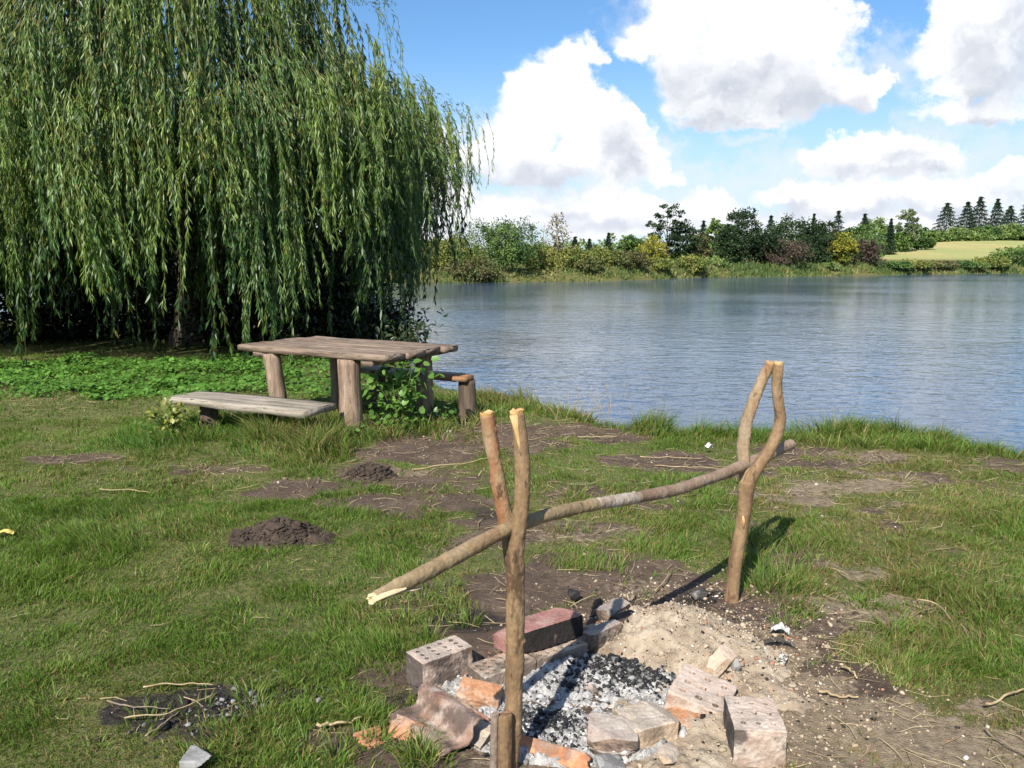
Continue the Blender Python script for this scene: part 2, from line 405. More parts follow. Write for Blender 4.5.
me = mesh_quads('ground', V, Q, True, np.stack([np.maximum(so_ * (1 - far_), 0), np.clip(.5 + .5 * dk_ - .5 * lt_ * (dk_ < .2), 0, 1), far_], -1))
m, g, out = new_mat('earth_and_turf')
at = g.n('ShaderNodeSeparateColor', ins={0: g.n('ShaderNodeAttribute', attribute_name='col').outputs['Color']})
P = g.n('ShaderNodeNewGeometry').outputs['Position']
n1 = g.noise(P, 3.0, 6, .65); n2 = g.noise(P, 26, 6, .7); n3 = g.noise(P, 150, 4, .7)
turf = g.ramp(n2, [(.3, (.065, .085, .026)), (.5, (.125, .13, .048)), (.7, (.22, .19, .085))])
soil = g.ramp(g.math('ADD', g.math('MULTIPLY', n1, .5), g.math('MULTIPLY', n2, .5)), [(.33, (.068, .048, .038)), (.5, (.118, .085, .064)), (.66, (.22, .165, .12))])
soil = g.mix(g.ss(n3, .62, .74, 0, .6), soil, (.30, .25, .18))
drk = g.ramp(n2, [(.35, (.018, .016, .015)), (.6, (.06, .052, .046)), (.75, (.12, .10, .085))])
dkf = g.math('SUBTRACT', g.math('MULTIPLY', at.outputs[1], 2.0), 1.0); nn_ = g.math('MULTIPLY', g.math('SUBTRACT', n2, .5), 1.2)
lgt = g.ramp(n2, [(.32, (.15, .115, .08)), (.5, (.25, .195, .135)), (.68, (.36, .29, .20))])
soil = g.mix(g.ss(g.math('ADD', g.math('MULTIPLY', dkf, -1.0), nn_), .3, .75), soil, lgt)
soil = g.mix(g.ss(g.math('ADD', dkf, nn_), .35, .7), soil, drk)
sf = g.ss(g.math('ADD', at.outputs[0], g.math('MULTIPLY', g.math('SUBTRACT', n2, .5), .9)), .3, .6)
near = g.mix(sf, turf, soil)
fld = g.noise(g.vm('MULTIPLY', P, (1, .25, 1)), .06, 6, .6)
fldf = g.noise(P, 1.3, 5, .7)
sepP = g.n('ShaderNodeSeparateXYZ', ins={0: P})
field_c = g.mix(g.ss(fld, .4, .62), (.40, .35, .15), (.30, .33, .125))
field_c = g.mix(g.ss(fldf, .35, .7, 0, .45), field_c, (.20, .16, .07))
low = g.mix(n1, (.07, .085, .03), (.15, .13, .05))
farc = g.mix(g.ss(g.math('ADD', sepP.outputs[2], g.math('MULTIPLY', fldf, .9)), 1.7, 2.6), low, field_c)
col = g.mix(at.outputs[2], near, farc)
bmp = g.bump(g.math('ADD', g.math('MULTIPLY', n2, 1.4), g.math('MULTIPLY', n3, .6)), .9, .02)
principled(g, out, col, .95, bmp, .12)
tag(link('ground', me, m), kind='structure')

# ------------------------------------------------------------------ pond
V, Q = grid(np.r_[-400, -60, -20, 20, 60, 140, 500], np.r_[-60, 4, 30, 60, 120, 240], lambda X, Y: X * 0 + WATER_Z)
me = mesh_quads('water', V, Q)
m, g, out = new_mat('pond_water')
P = g.n('ShaderNodeNewGeometry').outputs['Position']
sy = g.n('ShaderNodeSeparateXYZ', ins={0: P}).outputs[1]
dd = g.ss(sy, 15, 90, 1.0, .75); rgh = g.ss(sy, 15, 90, .05, .10)      # ripples too fine to resolve far out become roughness
P1 = g.vm('MULTIPLY', P, (1.0, 1.35, 1))
wv = g.noise(P1, 3.4, 3, .5, .6); wv2 = g.noise(g.vm('ADD', P1, (31, 7, 0)), 1.1, 2, .5, .4); wv3 = g.noise(P1, 11, 2, .5)
patch = g.ss(g.noise(g.vm('MULTIPLY', P, (.6, 1, 1)), .06, 3, .5), .35, .65, .30, 1.25)
h = g.math('ADD', g.math('ADD', wv, g.math('MULTIPLY', wv2, 1.3)), g.math('MULTIPLY', wv3, .16))
nb = g.bump(g.math('MULTIPLY', h, patch), 1.0, g.math('MULTIPLY', .024, dd))
p = g.n('ShaderNodeBsdfPrincipled', ins={'Base Color': (.050, .085, .145, 1), 'Roughness': rgh, 'IOR': 1.333, 'Specular IOR Level': .5, 'Normal': nb})
wt_ = m.node_tree; wt_.links.new(p.outputs[0], out.inputs[0])
tag(link('water', me, m), kind='structure')

# ------------------------------------------------------------------ grass
GRASS_MAT = leaf_mat('grass_blade', .36, .5, .25)
def blades(x, y, h, w, lean, az, col, z=None, bend=1.0):
    """one blade each: two quads' worth of bent strip"""
    n = len(x); z = ground_z(x, y) - .005 if z is None else z
    B = np.stack([x, y, z], -1)
    L = np.stack([np.cos(az), np.sin(az), np.zeros(n)], -1)
    tw = az + rng.uniform(-1.6, 1.6, n)
    W = np.stack([-np.sin(tw), np.cos(tw), np.zeros(n)], -1) * (w / 2)[:, None]
    up = np.array([0, 0, 1.0])
    def pos(t): return B + up * (h * t * (1 - .25 * lean * t * bend))[:, None] + L * (h * lean * t ** 1.8)[:, None]
    p0, p1, p2 = pos(0.0), pos(.55), pos(1.0)
    V = np.stack([p0 - W, p0 + W, p1 - W * .85, p1 + W * .85, p2], 1).reshape(-1, 3)
    b = (np.arange(n) * 5)[:, None]
    lo = np.concatenate([b + [0, 1, 3, 2], b + [2, 3, 4]], 1).ravel()
    st = (np.arange(n)[:, None] * 7 + [0, 4]).ravel(); tt = np.tile([4, 3], n)
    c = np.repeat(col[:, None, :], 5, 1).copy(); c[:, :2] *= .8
    return V, lo, st, tt, c.reshape(-1, 3)
def join_blades(parts):
    V, lo, st, tt, c = [], [], [], [], []; nv = nl = 0
    for p in parts:
        V.append(p[0]); lo.append(p[1] + nv); st.append(p[2] + nl); tt.append(p[3]); c.append(p[4]); nv += len(p[0]); nl += len(p[1])
    return [np.concatenate(k) for k in (V, lo, st, tt, c)]
G_A, G_B, G_C, G_S, G_S2 = map(np.array, [(.104, .192, .030), (.165, .250, .040), (.066, .135, .030), (.40, .32, .15), (.28, .20, .09)])
def grass_col(x, y, dry, n):
    k = fbm(x * .8, y * .8, seed=51)[:, None]; r = rng.random((n, 1))
    c = G_A * (1 - k) + G_B * k
    c = c * (1 - .5 * (r < .35)) + G_C * .5 * (r < .35)
    c = c * rng.uniform(.75, 1.25, (n, 1))
    pd = .10 + .55 * dry + .20 * sstep(.5, .7, fbm(x * 1.7, y * 1.7, seed=52))
    q = rng.random(n) < pd
    s = G_S * rng.uniform(.6, 1.0, (n, 1)) ; s2 = G_S2 * rng.uniform(.7, 1.1, (n, 1))
    yl = np.array([.19, .19, .05]) * rng.uniform(.7, 1.1, (n, 1))
    t = rng.random((n, 1)); s = np.where(t < .35, s, np.where(t < .65, s2, yl))
    return np.where(q[:, None], s, c)
def scatter(n, y0, y1, xm=.78, xadd=.6):
    y = np.sqrt(rng.uniform(y0 ** 2, y1 ** 2, n)); x = rng.uniform(-1, 1, n) * (xm * y + xadd)
    return x, y
def solid_spot(x, y):                            # ground taken up by ash, sand and bricks
    q = np.hypot((x - .32) / .72, (y - 2.88) / .52)
    q2 = np.hypot((x - .75) / .45, (y - 3.0) / .55)
    return np.maximum(sstep(1.05, .95, q), sstep(1.05, .9, q2))
parts = []
for (y0, y1, n, wmul, hm) in [(1.5, 3.2, 185000, 1.0, .82), (3.2, 5.2, 210000, 1.15, .82), (5.2, 8.0, 200000, 1.5, .85), (8.0, 13.5, 130000, 2.4, .9), (13.5, 24, 25000, 4.0, 1.2)]:
    x, y = scatter(n, y0, y1)
    soil, dark, dry, tall = masks(x, y)
    t = shore_near(x) - y
    clump = fbm(x * 5.5, y * 5.5, seed=61, octv=3)
    keep = (rng.random(n) > soil * 1.25 - .12 * (clump > .62)) & (t > -.45) & (rng.random(n) < .62 + 1.5 * sstep(.34, .6, clump)) & (rng.random(n) > solid_spot(x, y))
    x, y, dry, tall, clump, soil, t = [a[keep] for a in (x, y, dry, tall, clump, soil, t)]; n = len(x)
    px_ = proj(x, y, np.zeros(n))[0]
    h = hm * rng.uniform(.022, .06, n) * (.60 + .75 * sstep(.4, .75, clump)) * (1 + 2.4 * tall + .9 * sstep(.55, .75, fbm(x * .7, y * .7, seed=63)) * (px_ < 690))
    h *= 1 + 1.1 * sstep(.9, .1, t) * (x > -.6); h *= 1 - .45 * np.clip(soil, 0, 1)
    bank = sstep(1.0, .1, t)
    dry2 = np.clip(dry + .5 * soil, 0, 1)
    lean = rng.uniform(.1, .9, n) + .5 * (rng.random(n) < .25); az = fbm(x * 1.5, y * 1.5, seed=64) * 9 + rng.normal(0, 1.1, n)
    w = rng.uniform(.0022, .0045, n) * wmul * (1 + .25 * tall)
    c = grass_col(x, y, dry2, n)
    tg = (tall > .5) & (dry < .35); c[tg] = c[tg] * np.array([.8, .95, .9])
    parts.append(blades(x, y, h, w, lean, az, c))
J = join_blades(parts)
tag(link('grass', mesh_poly('grass', *J[:4], smooth=True, col=J[4]), GRASS_MAT), kind='stuff')

# taller tufts that stand out of the turf and along the water's edge
def tuft_field(spots, hmul=1.0):
    P = []
    for (px, py, nb, hh, rad, dry) in spots:
        c = at_z(px, py, 0); n = nb
        a = rng.uniform(0, 6.28, n); r = rad * np.sqrt(rng.random(n))
        x = c[0] + r * np.cos(a); y = c[1] + r * np.sin(a)
        h = hh * rng.uniform(.45, 1.1, n); lean = rng.uniform(.1, .75, n) + r / rad * .35
        sc = max(1.0, c[1] / 4.5)
        P.append(blades(x, y, h, rng.uniform(.003, .0055, n) * sc, lean, a + rng.normal(0, .5, n), grass_col(x, y, np.full(n, dry), n)))
    return P
spots = []
r_ = random.Random(5)
for k in range(100):                              # tufts along the bank on the right
    px = r_.uniform(690, 1060); spots.append((px, 421 + (px - 690) * .055 + r_.uniform(-3, 12), r_.randint(35, 70), r_.uniform(.11, .19), .14, .04))
for k in range(20): spots.append((r_.uniform(825, 885), r_.uniform(418, 432), 70, r_.uniform(.22, .36), .14, .05))
for k in range(70):
    px = r_.uniform(480, 630); spots.append((px, 390 + (px - 480) * .14 + r_.uniform(0, 11), 40, r_.uniform(.10, .24), .13, .95))
for k in range(40): spots.append((r_.uniform(720, 1040), r_.uniform(520, 680), r_.randint(35, 80), r_.uniform(.05, .10), .07, .08))
for k in range(26): spots.append((r_.uniform(560, 720), r_.uniform(480, 550), r_.randint(30, 60), r_.uniform(.06, .11), .07, .15))
for k in range(18): spots.append((r_.uniform(380, 480), r_.uniform(590, 650), r_.randint(25, 60), r_.uniform(.05, .11), .05, .25))
for k in range(16): spots.append((r_.uniform(250, 400), r_.uniform(700, 775), r_.randint(25, 60), r_.uniform(.05, .10), .05, .2))
for k in range(40): spots.append((r_.uniform(0, 460), r_.uniform(500, 770), r_.randint(25, 60), r_.uniform(.045, .085), .07, .1))
for k in range(26): spots.append((r_.uniform(150, 420), r_.uniform(420, 440), r_.randint(25, 50), r_.uniform(.10, .20), .09, .25))
for k in range(10): spots.append((r_.uniform(345, 450), r_.uniform(744, 775), 40, r_.uniform(.06, .10), .05, .3))
for k in range(20): spots.append((r_.uniform(262, 345), r_.uniform(438, 456), 90, r_.uniform(.24, .42), .12, .6))
for k in range(16): spots.append((r_.uniform(365, 470), r_.uniform(426, 440), 50, r_.uniform(.14, .24), .12, .6))
for k in range(14): spots.append((r_.uniform(150, 260), r_.uniform(428, 444), 40, r_.uniform(.12, .24), .11, .2))
for k in range(16): spots.append((r_.uniform(742, 805), r_.uniform(535, 598), 45, r_.uniform(.10, .19), .08, .15))
for k in range(8): spots.append((r_.uniform(330, 374), r_.uniform(433, 441), 40, r_.uniform(.12, .2), .08, .35))
for k in range(5): spots.append((r_.uniform(475, 500), r_.uniform(412, 425), 40, r_.uniform(.16, .26), .09, .7))
spots = [s for s in spots if solid_spot(*[np.array([v]) for v in at_z(s[0], s[1], 0)[:2]])[0] < .3 or s[1] > 740]
J = join_blades(tuft_field(spots))
tag(link('tall_grass', mesh_poly('tall_grass', *J[:4], smooth=True, col=J[4]), GRASS_MAT), kind='stuff')

# dead straw lying on the ground
def straws(n, fx, lo=.04, hi=.16):
    x, y = fx(n); a = rng.uniform(0, 6.28, n); l = rng.uniform(lo, hi, n)
    z = ground_z(x, y) + rng.uniform(.002, .014, n)
    d1 = np.stack([np.cos(a), np.sin(a), rng.normal(0, .10, n)], -1) * l[:, None]
    bend = np.stack([-np.sin(a), np.cos(a), np.zeros(n)], -1)
    w = bend * rng.uniform(.0007, .0018, n)[:, None] * np.maximum(1, y / 3.5)[:, None]; w[:, 2] += .0006
    B = np.stack([x, y, z], -1); M = B + d1 * .5 + bend * (rng.normal(0, .12, n) * l)[:, None]; E = B + d1
    V = np.stack([B - w, B + w, M - w, M + w, E - w * .5, E + w * .5], 1).reshape(-1, 3)
    b = (np.arange(n) * 6)[:, None]
    Q = np.concatenate([b + [0, 1, 3, 2], b + [2, 3, 5, 4]]).reshape(-1, 4)
    c = np.where(rng.random((n, 1)) < .6, [[.42, .34, .19]], [[.24, .17, .09]]) * rng.uniform(.6, 1.1, (n, 1))
    return V, Q, np.repeat(c, 6, 0)
def f1(n):
    x, y = scatter(n * 6, 1.8, 9); soil, dk, dry, tl = masks(x, y)
    k = np.where((rng.random(n * 6) < .04 + .55 * soil * (1 - soil) * 2 + .3 * soil + .5 * dry) & (shore_near(x) - y > .1))[0][:n]
    return x[k], y[k]
xs_, ys_ = f1(5200)
V, Q, c = straws(len(xs_), lambda n: (xs_, ys_))
tag(link('dry_straw', mesh_quads('dry_straw', V, Q, True, c), attr_mat('straw', .7, .2)), kind='stuff')

# small clods and crumbs of earth
def lumps(x, y, z, r, col, seed=0):
    t = (1 + 5 ** .5) / 2
    iv = np.array([(-1, t, 0), (1, t, 0), (-1, -t, 0), (1, -t, 0), (0, -1, t), (0, 1, t), (0, -1, -t), (0, 1, -t), (t, 0, -1), (t, 0, 1), (-t, 0, -1), (-t, 0, 1)], float); iv /= np.linalg.norm(iv[0])
    ifc = np.array([(0, 11, 5), (0, 5, 1), (0, 1, 7), (0, 7, 10), (0, 10, 11), (1, 5, 9), (5, 11, 4), (11, 10, 2), (10, 7, 6), (7, 1, 8), (3, 9, 4), (3, 4, 2), (3, 2, 6), (3, 6, 8), (3, 8, 9), (4, 9, 5), (2, 4, 11), (6, 2, 10), (8, 6, 7), (9, 8, 1)])
    n = len(x); rr = rng.uniform(.45, 1.35, (n, 12, 1)); sc = rng.uniform(.6, 1.3, (n, 1, 3)); sc[:, :, 2] *= .75
    a = rng.uniform(0, 6.28, n); ca, sa = np.cos(a)[:, None], np.sin(a)[:, None]
    W = iv[None] * rr * sc * np.asarray(r)[:, None, None]
    W = np.stack([W[..., 0] * ca - W[..., 1] * sa, W[..., 0] * sa + W[..., 1] * ca, W[..., 2]], -1)
    V = (W + np.stack([x, y, z], -1)[:, None]).reshape(-1, 3)
    F = (ifc[None] + (np.arange(n) * 12)[:, None, None]).reshape(-1, 3)
    return V, F, np.repeat(col, 12, 0)
x, y = scatter(30000, 1.8, 8.5); soil, dk, dry, tl = masks(x, y)
k = (rng.random(len(x)) < soil ** 1.5 * .35) & (shore_near(x) - y > .15); x, y, dk = x[k], y[k], dk[k]
r = rng.lognormal(-5.6, .55, len(x)) * np.clip(y / 3.2, .7, 1.6)
c = np.array([.12, .09, .065]) * rng.uniform(.55, 1.5, (len(x), 1)); wh = rng.random(len(x)) < .05; c[wh] = np.array([.45, .40, .33])
c = np.where(((dk > .4) & ~wh)[:, None], c * .3, c)
V, F, c = lumps(x, y, ground_z(x, y) + r * .25, r, c)
CLOD = attr_mat('earth_clod', .95, .1)
tag(link('soil_crumbs', mesh_quads('soil_crumbs', V, F, False, c), CLOD), kind='stuff')
# ------------------------------------------------------------------ bark and wood
BARK = stone_mat('willow_bark', [(.25, (.11, .066, .036)), (.45, (.215, .138, .075)), (.6, (.29, .195, .11)), (.8, (.37, .28, .18))], 9, .8, .8, 70,
                 [(4, .55, .66, (.27, .11, .05), .8), (10, .57, .66, (.07, .042, .026), .85), (26, .60, .66, (.05, .03, .02), .8), (3, .58, .7, (.42, .34, .24), .6)], (1, 1, .4), .005)
BARK_GREY = stone_mat('pole_bark', [(.25, (.12, .08, .055)), (.45, (.225, .155, .11)), (.6, (.31, .23, .17)), (.8, (.44, .37, .30))], 7, .8, .8, 70,
                 [(3.5, .55, .68, (.24, .13, .085), .6), (11, .62, .70, (.07, .045, .035), .8), (2.2, .55, .65, (.52, .47, .40), .7)], (1, 1, 1), .003)
BARK_POLE_TAN = stone_mat('pole_bark_tan', [(.25, (.15, .105, .055)), (.5, (.28, .205, .12)), (.8, (.37, .29, .175))], 8, .8, .7, 70,
                 [(5, .56, .68, (.20, .12, .06), .7), (22, .60, .67, (.08, .05, .03), .8)], (1, 1, 1), .005)
CUT = stone_mat('fresh_wood', [(.3, (.30, .16, .06)), (.5, (.48, .29, .12)), (.75, (.60, .44, .23))], 18, .6, .4, 80, [(14, .58, .7, (.38, .17, .05), .8)], (1, 1, .3))
CUT_PALE = stone_mat('pale_fresh_wood', [(.3, (.58, .42, .22)), (.55, (.75, .62, .40)), (.8, (.78, .68, .48))], 14, .6, .4, 80, [(14, .62, .75, (.50, .30, .12), .7)], (.4, .4, 1))
CUT_DULL = stone_mat('weathered_wood_end', [(.3, (.12, .09, .07)), (.6, (.26, .20, .16))], 25, .8, .5, 80)

def remesh(o, vox, disp=0.0, dsc=.05, disp2=0.0, dsc2=.015):
    md = o.modifiers.new('remesh', 'REMESH'); md.mode = 'VOXEL'; md.voxel_size = vox; md.use_smooth_shade = True
    for k, (a, s) in enumerate(((disp, dsc), (disp2, dsc2))):
        if a:
            tx = bpy.data.textures.new('rough_%d' % k, 'CLOUDS'); tx.noise_scale = s; tx.noise_depth = 3
            mm = o.modifiers.new('disp', 'DISPLACE'); mm.texture = tx; mm.strength = a; mm.mid_level = .5; mm.texture_coords = 'OBJECT'
            mm.texture_coords_object = o if False else None
            mm.texture_coords = 'LOCAL'

def limb(pxs, ys, n=46):
    """pixel outline points (x, y, half width in px) on given depths -> smooth 3D path and radii"""
    pts, rs = [], []
    for (px, py, hw), y in zip(pxs, ys):
        p = at_y(px, py, y); pts.append(p)
        zc = p[1] * cp - (p[2] - CAMZ) * sp; rs.append(hw * zc / FPX)
    d = resample(np.c_[np.array(pts), rs], n)
    return d[:, :3], d[:, 3]

def cap_disk(mb, P, T, r, h=.004, seed=0, seg=14, splinter=0.0):
    T = np.asarray(T) / np.linalg.norm(T); u = np.cross(T, (0, 1, .01)); u /= np.linalg.norm(u); w = np.cross(T, u)
    V = []; rr = np.random.default_rng(seed)
    for hh, f in ((-.012, .86), (h * .6, .93), (h, .6)):
        for k in range(seg):
            a = k * 2 * math.pi / seg
            V.append(P + r * f * (math.cos(a) * u + math.sin(a) * w) + T * (hh + (splinter * rr.uniform(-.3, 1) if hh > 0 else 0)))
    V.append(P + T * h)
    F = []
    for j in range(2):
        for k in range(seg):
            a, b = j * seg + k, j * seg + (k + 1) % seg; F.append((a, b, b + seg, a + seg))
    for k in range(seg): F.append((2 * seg + k, 2 * seg + (k + 1) % seg, 3 * seg))
    mb.add(V, F)

# ------------------------------------------------------------------ forked stakes and the pole across them
YF = 2.33
def fork(name, label, Y, stem, front, back, dyb, vox=.0035, peel=None):
    base = at_y(stem[0][0], stem[0][1], Y)
    t = thing(name, label, 'forked stake', tuple(base))
    mb = MB(); ends = []
    P, r = limb(stem, [Y] * len(stem)); mb.tube(P, r, 14, na=.06, nf=14, seed=3)
    n = len(front); P, r = limb(front, [Y - .012 * min(1, k / 2) for k in range(n)]); mb.tube(P, r, 14, na=.06, nf=14, seed=4); ends.append((P[-1], P[-1] - P[-4], r[-1]))
    n = len(back); P, r = limb(back, [Y + dyb * min(1, k / 2) for k in range(n)]); mb.tube(P, r, 14, na=.06, nf=14, seed=5); ends.append((P[-1], P[-1] - P[-4], r[-1]))
    rr = random.Random(int(Y * 100))
    for pts in (stem, front, back):              # knots and side-twig stubs
        for k in range(3):
            i = rr.randint(0, len(pts) - 2); f = rr.random()
            a = np.array(pts[i]) * (1 - f) + np.array(pts[i + 1]) * f; yb = Y + (dyb if pts is back else 0)
            p = at_y(a[0] + rr.choice((-1, 1)) * a[2] * .8, a[1], yb - .004)
            sd_ = a[2] * 2.3 / FPX * .42
            mb.tube([p + [0, .006, -.012], p + [0, 0, 0], p + [0, -.002, .012]], [sd_ * .5, sd_, sd_ * .4], 8)
    o = mb.build('stem', BARK, t, off=base); remesh(o, vox, .007, .06, .003, .014)
    for i, (p, T, r) in enumerate(ends):
        c = MB(); cap_disk(c, p, T, r * 1.02, .006, i, splinter=.008); c.build('cut_face', CUT, t, off=base, smooth=False)
    return t, base, ends
tL, bL, eL = fork('forked_stake', 'thick two pronged tan stake in the near left foreground, standing at the ash and bricks', YF,
    [(511, 790, 5), (512, 764, 6.5), (513, 740, 8.2), (514, 700, 9.0), (515, 650, 9.4), (515.5, 610, 9.4), (515, 575, 9.8), (514.5, 556, 10)],
    [(515, 572, 8), (516, 550, 8.6), (519, 528, 8.3), (522.5, 495, 8.1), (522.5, 465, 7.8), (520, 435, 7.6), (517, 413, 7.8)],
    [(514, 580, 7), (510, 548, 7.8), (506.5, 522, 7.8), (501.5, 498, 7.6), (495.5, 466, 7.3), (490, 436, 7.2), (487, 415, 7.6)], .062)
# the split in the near prong, bare wood showing in a long wedge
mb = MB()
pts = [at_y(px, py, YF - .034) for px, py in [(513.5, 415), (516, 428), (518.5, 442), (521, 456)]]
mb.tube(pts, [.013, .009, .005, .001], 8, flat=.5)
mb.build('split_wood', CUT, tL, off=bL)
tR, bR, eR = fork('forked_stake', 'slender brown forked stake with bowed prongs meeting at the top, behind the sand heap', 3.56,
    [(728, 622, 7), (731, 604, 7.2), (734.5, 566, 6.9), (741, 533, 6.8), (745.5, 500, 7.2), (747.5, 482, 8.5)],
    [(747.5, 490, 7), (750, 480, 6.2), (757, 468, 6), (768, 453, 6), (777, 435, 6), (781, 418, 5.6), (778, 400, 5.2), (776.5, 384, 5), (778.5, 364, 5.2)],
    [(747, 492, 6), (745, 476, 6.2), (742.7, 447, 6.2), (745.8, 424, 6), (753, 402, 5.8), (762, 380, 5.6), (770.5, 364, 5.6)], .065)
mb = MB(); pts = [at_y(px, py, 3.56 - .034) for px, py in [(743, 516), (743.8, 521), (743.5, 528)]]
mb.tube(pts, [.004, .008, .003], 8, flat=.5); mb.build('scar', CUT, tR, off=bR)

# pole: lies in the vertical plane through both forks
def on_plane(px, py):
    d = ray(px, py); A = np.array([.012, YF + .024]); B = np.array([1.06, 3.585])
    nrm = np.array([-(B - A)[1], (B - A)[0]])
    t = nrm.dot(A) / nrm.dot(d[:2]); return np.array([0, 0, CAMZ]) + d * t
pp = [(374, 598, 6.0), (386, 591.5, 7.2), (400, 585.5, 8.6), (418, 577, 8.8), (448, 560.5, 8.5), (478, 544.5, 8.2), (508, 527.5, 7.6), (530, 521, 7.2), (545, 515.5, 7.0), (588, 505.5, 6.6), (640, 497, 6.3), (676, 490, 6.0), (720, 475, 5.9), (748, 463.5, 6.3), (772, 453, 5.7), (791, 444, 5.4)]
pts = []; rs = []
for px, py, hw in pp:
    p = on_plane(px, py); pts.append(p); rs.append(hw * (p[1] * cp - (p[2] - CAMZ) * sp) / FPX * .97)
D = resample(np.c_[np.array(pts), rs], 90); PP, PR = D[:, :3], D[:, 3]
bp = PP[45].copy()
t = thing('spit_pole', 'long crooked pole laid across the two forked stakes over the fire pit', 'pole', tuple(bp))
mb = MB(); k0 = 32
rr = random.Random(8)
mb.tube(PP[k0:], PR[k0:], 14, na=.07, nf=16, seed=6)
for i in (40, 47, 58, 66, 73, 80):
    a = rr.uniform(0, 6.28); q = PP[i] + PR[i] * .75 * np.array([0, -abs(math.cos(a)), math.sin(a)])
    mb.tube([q - [.012, .012, 0], q, q + [.012, .012, 0]], [PR[i] * .25, PR[i] * .5, PR[i] * .2], 8)
o = mb.build('grey_bark', BARK_GREY, t, off=bp); remesh(o, .003, .006, .05, .003, .014); 
mb = MB(); mb.tube(PP[:k0 + 1], PR[:k0 + 1], 14, na=.06, nf=16, seed=6)
for i in (12, 20, 27):
    a = rr.uniform(0, 6.28); q = PP[i] + PR[i] * .7 * np.array([0, -abs(math.cos(a)), math.sin(a)])
    mb.tube([q - [.012, .012, 0], q, q + [.012, .012, 0]], [PR[i] * .25, PR[i] * .5, PR[i] * .2], 8)
o = mb.build('tan_bark', BARK_POLE_TAN, t, off=bp); remesh(o, .003, .006, .05, .003, .014)
mb = MB(); cap_disk(mb, PP[0], PP[0] - PP[3], PR[0] * 1.06, .008, 3, splinter=.012)
q = [at_y(px, py, on_plane(px, py)[1] - .018) for px, py in [(373.5, 600.5), (382, 596), (394, 591.5), (404, 588), (408, 586.5)]]
mb.tube(q, [.009, .012, .012, .009, .002], 8, flat=.6)
q = [at_y(px, py, on_plane(px, py)[1] - .014) for px, py in [(400, 592), (412, 590), (422, 587.5)]]
mb.tube(q, [.003, .007, .003], 8, flat=.6)
mb.build('split_end', CUT_PALE, t, off=bp, smooth=False)
mb = MB(); cap_disk(mb, PP[-1], PP[-1] - PP[-4], PR[-1] * 1.0, .003, 4); mb.build('end_grain', CUT_DULL, t, off=bp)

# short half-log driven in beside the near stake
b = at_z(500, 775, 0); b[2] = -.03
t = thing('wedge_stake', 'short split half log driven in beside the near forked stake', 'stake', tuple(b))
mb = MB(); top = at_y(500, 716, b[1] - .02)
def halflog(x0, x1, ht, dpt, dy):
    P = []; n = 12
    for z, s in ((-.05, .9), (.05, 1), (ht * .6, 1.02), (ht, 1.0)):
        for k in range(n):
            a = k * 2 * math.pi / n; xx_ = (x0 + x1) / 2 + (x1 - x0) / 2 * math.cos(a) * s
            P.append((xx_ + z * .02, dy - dpt * max(0, math.sin(a)) + dpt * .5 * max(0, -math.sin(a)), z + (.012 * math.sin(k * 2.3) if z == ht else 0)))
    F = [(j * n + k, j * n + (k + 1) % n, (j + 1) * n + (k + 1) % n, (j + 1) * n + k) for j in range(3) for k in range(n)]
    F += [tuple(range(n))[::-1], tuple(3 * n + k for k in range(n))]
    return P, F
H = float(top[2] - b[2])
mb.add(*halflog(-.012, .036, H, .026, -.01)); o = mb.build('trunk_half', BARK, t); remesh(o, .003, .006, .03)
mb = MB(); mb.add(*halflog(-.034, -.006, H * 1.02, .018, -.012)); o = mb.build('split_side', CUT_DULL, t); remesh(o, .003, .005, .03)

# ------------------------------------------------------------------ bricks
def brick_mat(name, stops, soot=.6, pale=.5, seed=0, red=.3, faces=()):
    return stone_mat(name, stops, 11 + seed, .92, .6, 120, [(7 + seed * .6, .50, .66, (.52, .46, .40), pale), (5.5 + seed, .49, .61, (.06, .05, .044), soot), (8, .56, .72, (.40, .13, .055), red)], bd=.004, faces=faces)
B_PALE = brick_mat('pale_burnt_brick', [(.3, (.25, .17, .13)), (.5, (.40, .30, .24)), (.7, (.58, .49, .42))], .85, .8, 0, .55, [((-1, 0, .1), (.05, .045, .042), .85), ((0, 0, 1), (.56, .47, .40), .5)])
B_WALL = brick_mat('sooty_wall_brick', [(.3, (.22, .16, .12)), (.5, (.38, .29, .22)), (.7, (.47, .38, .30))], .75, .6, 1, .3, [((0, -1, -.3), (.12, .095, .08), .5), ((-1, 0, .1), (.06, .05, .045), .7)])
B_RED = brick_mat('dusty_red_brick', [(.3, (.22, .10, .085)), (.5, (.33, .165, .14)), (.7, (.42, .25, .22))], .25, .30, 2, .2, [((0, -1, 0), (.022, .019, .018), 1.0), ((1, 0, .2), (.55, .48, .40), .8)])
B_BLACK = brick_mat('blackened_brick', [(.3, (.028, .022, .02)), (.55, (.07, .055, .05)), (.75, (.18, .13, .11))], .8, .15, 1, .05)
B_ORANGE = brick_mat('orange_brick', [(.3, (.34, .14, .065)), (.5, (.45, .24, .13)), (.7, (.54, .40, .28))], .45, .7, 2, .5)
B_BROWN = brick_mat('scorched_brown_brick', [(.3, (.16, .11, .085)), (.5, (.28, .20, .155)), (.7, (.42, .33, .27))], .85, .6, 1, .45, [((0, 0, 1), (.40, .37, .34), .5), ((-.6, -.6, -.3), (.045, .04, .036), .7)])
B_TAN = brick_mat('tan_sooted_brick', [(.3, (.32, .22, .14)), (.5, (.46, .34, .23)), (.7, (.57, .46, .35))], .6, .6, 0, .6, [((1, -.2, -.1), (.05, .045, .04), .8), ((0, 0, 1), (.48, .44, .39), .45)])
TILE = brick_mat('clay_tile', [(.3, (.16, .09, .065)), (.5, (.27, .175, .135)), (.7, (.40, .31, .26))], .75, .6, 1, .35)
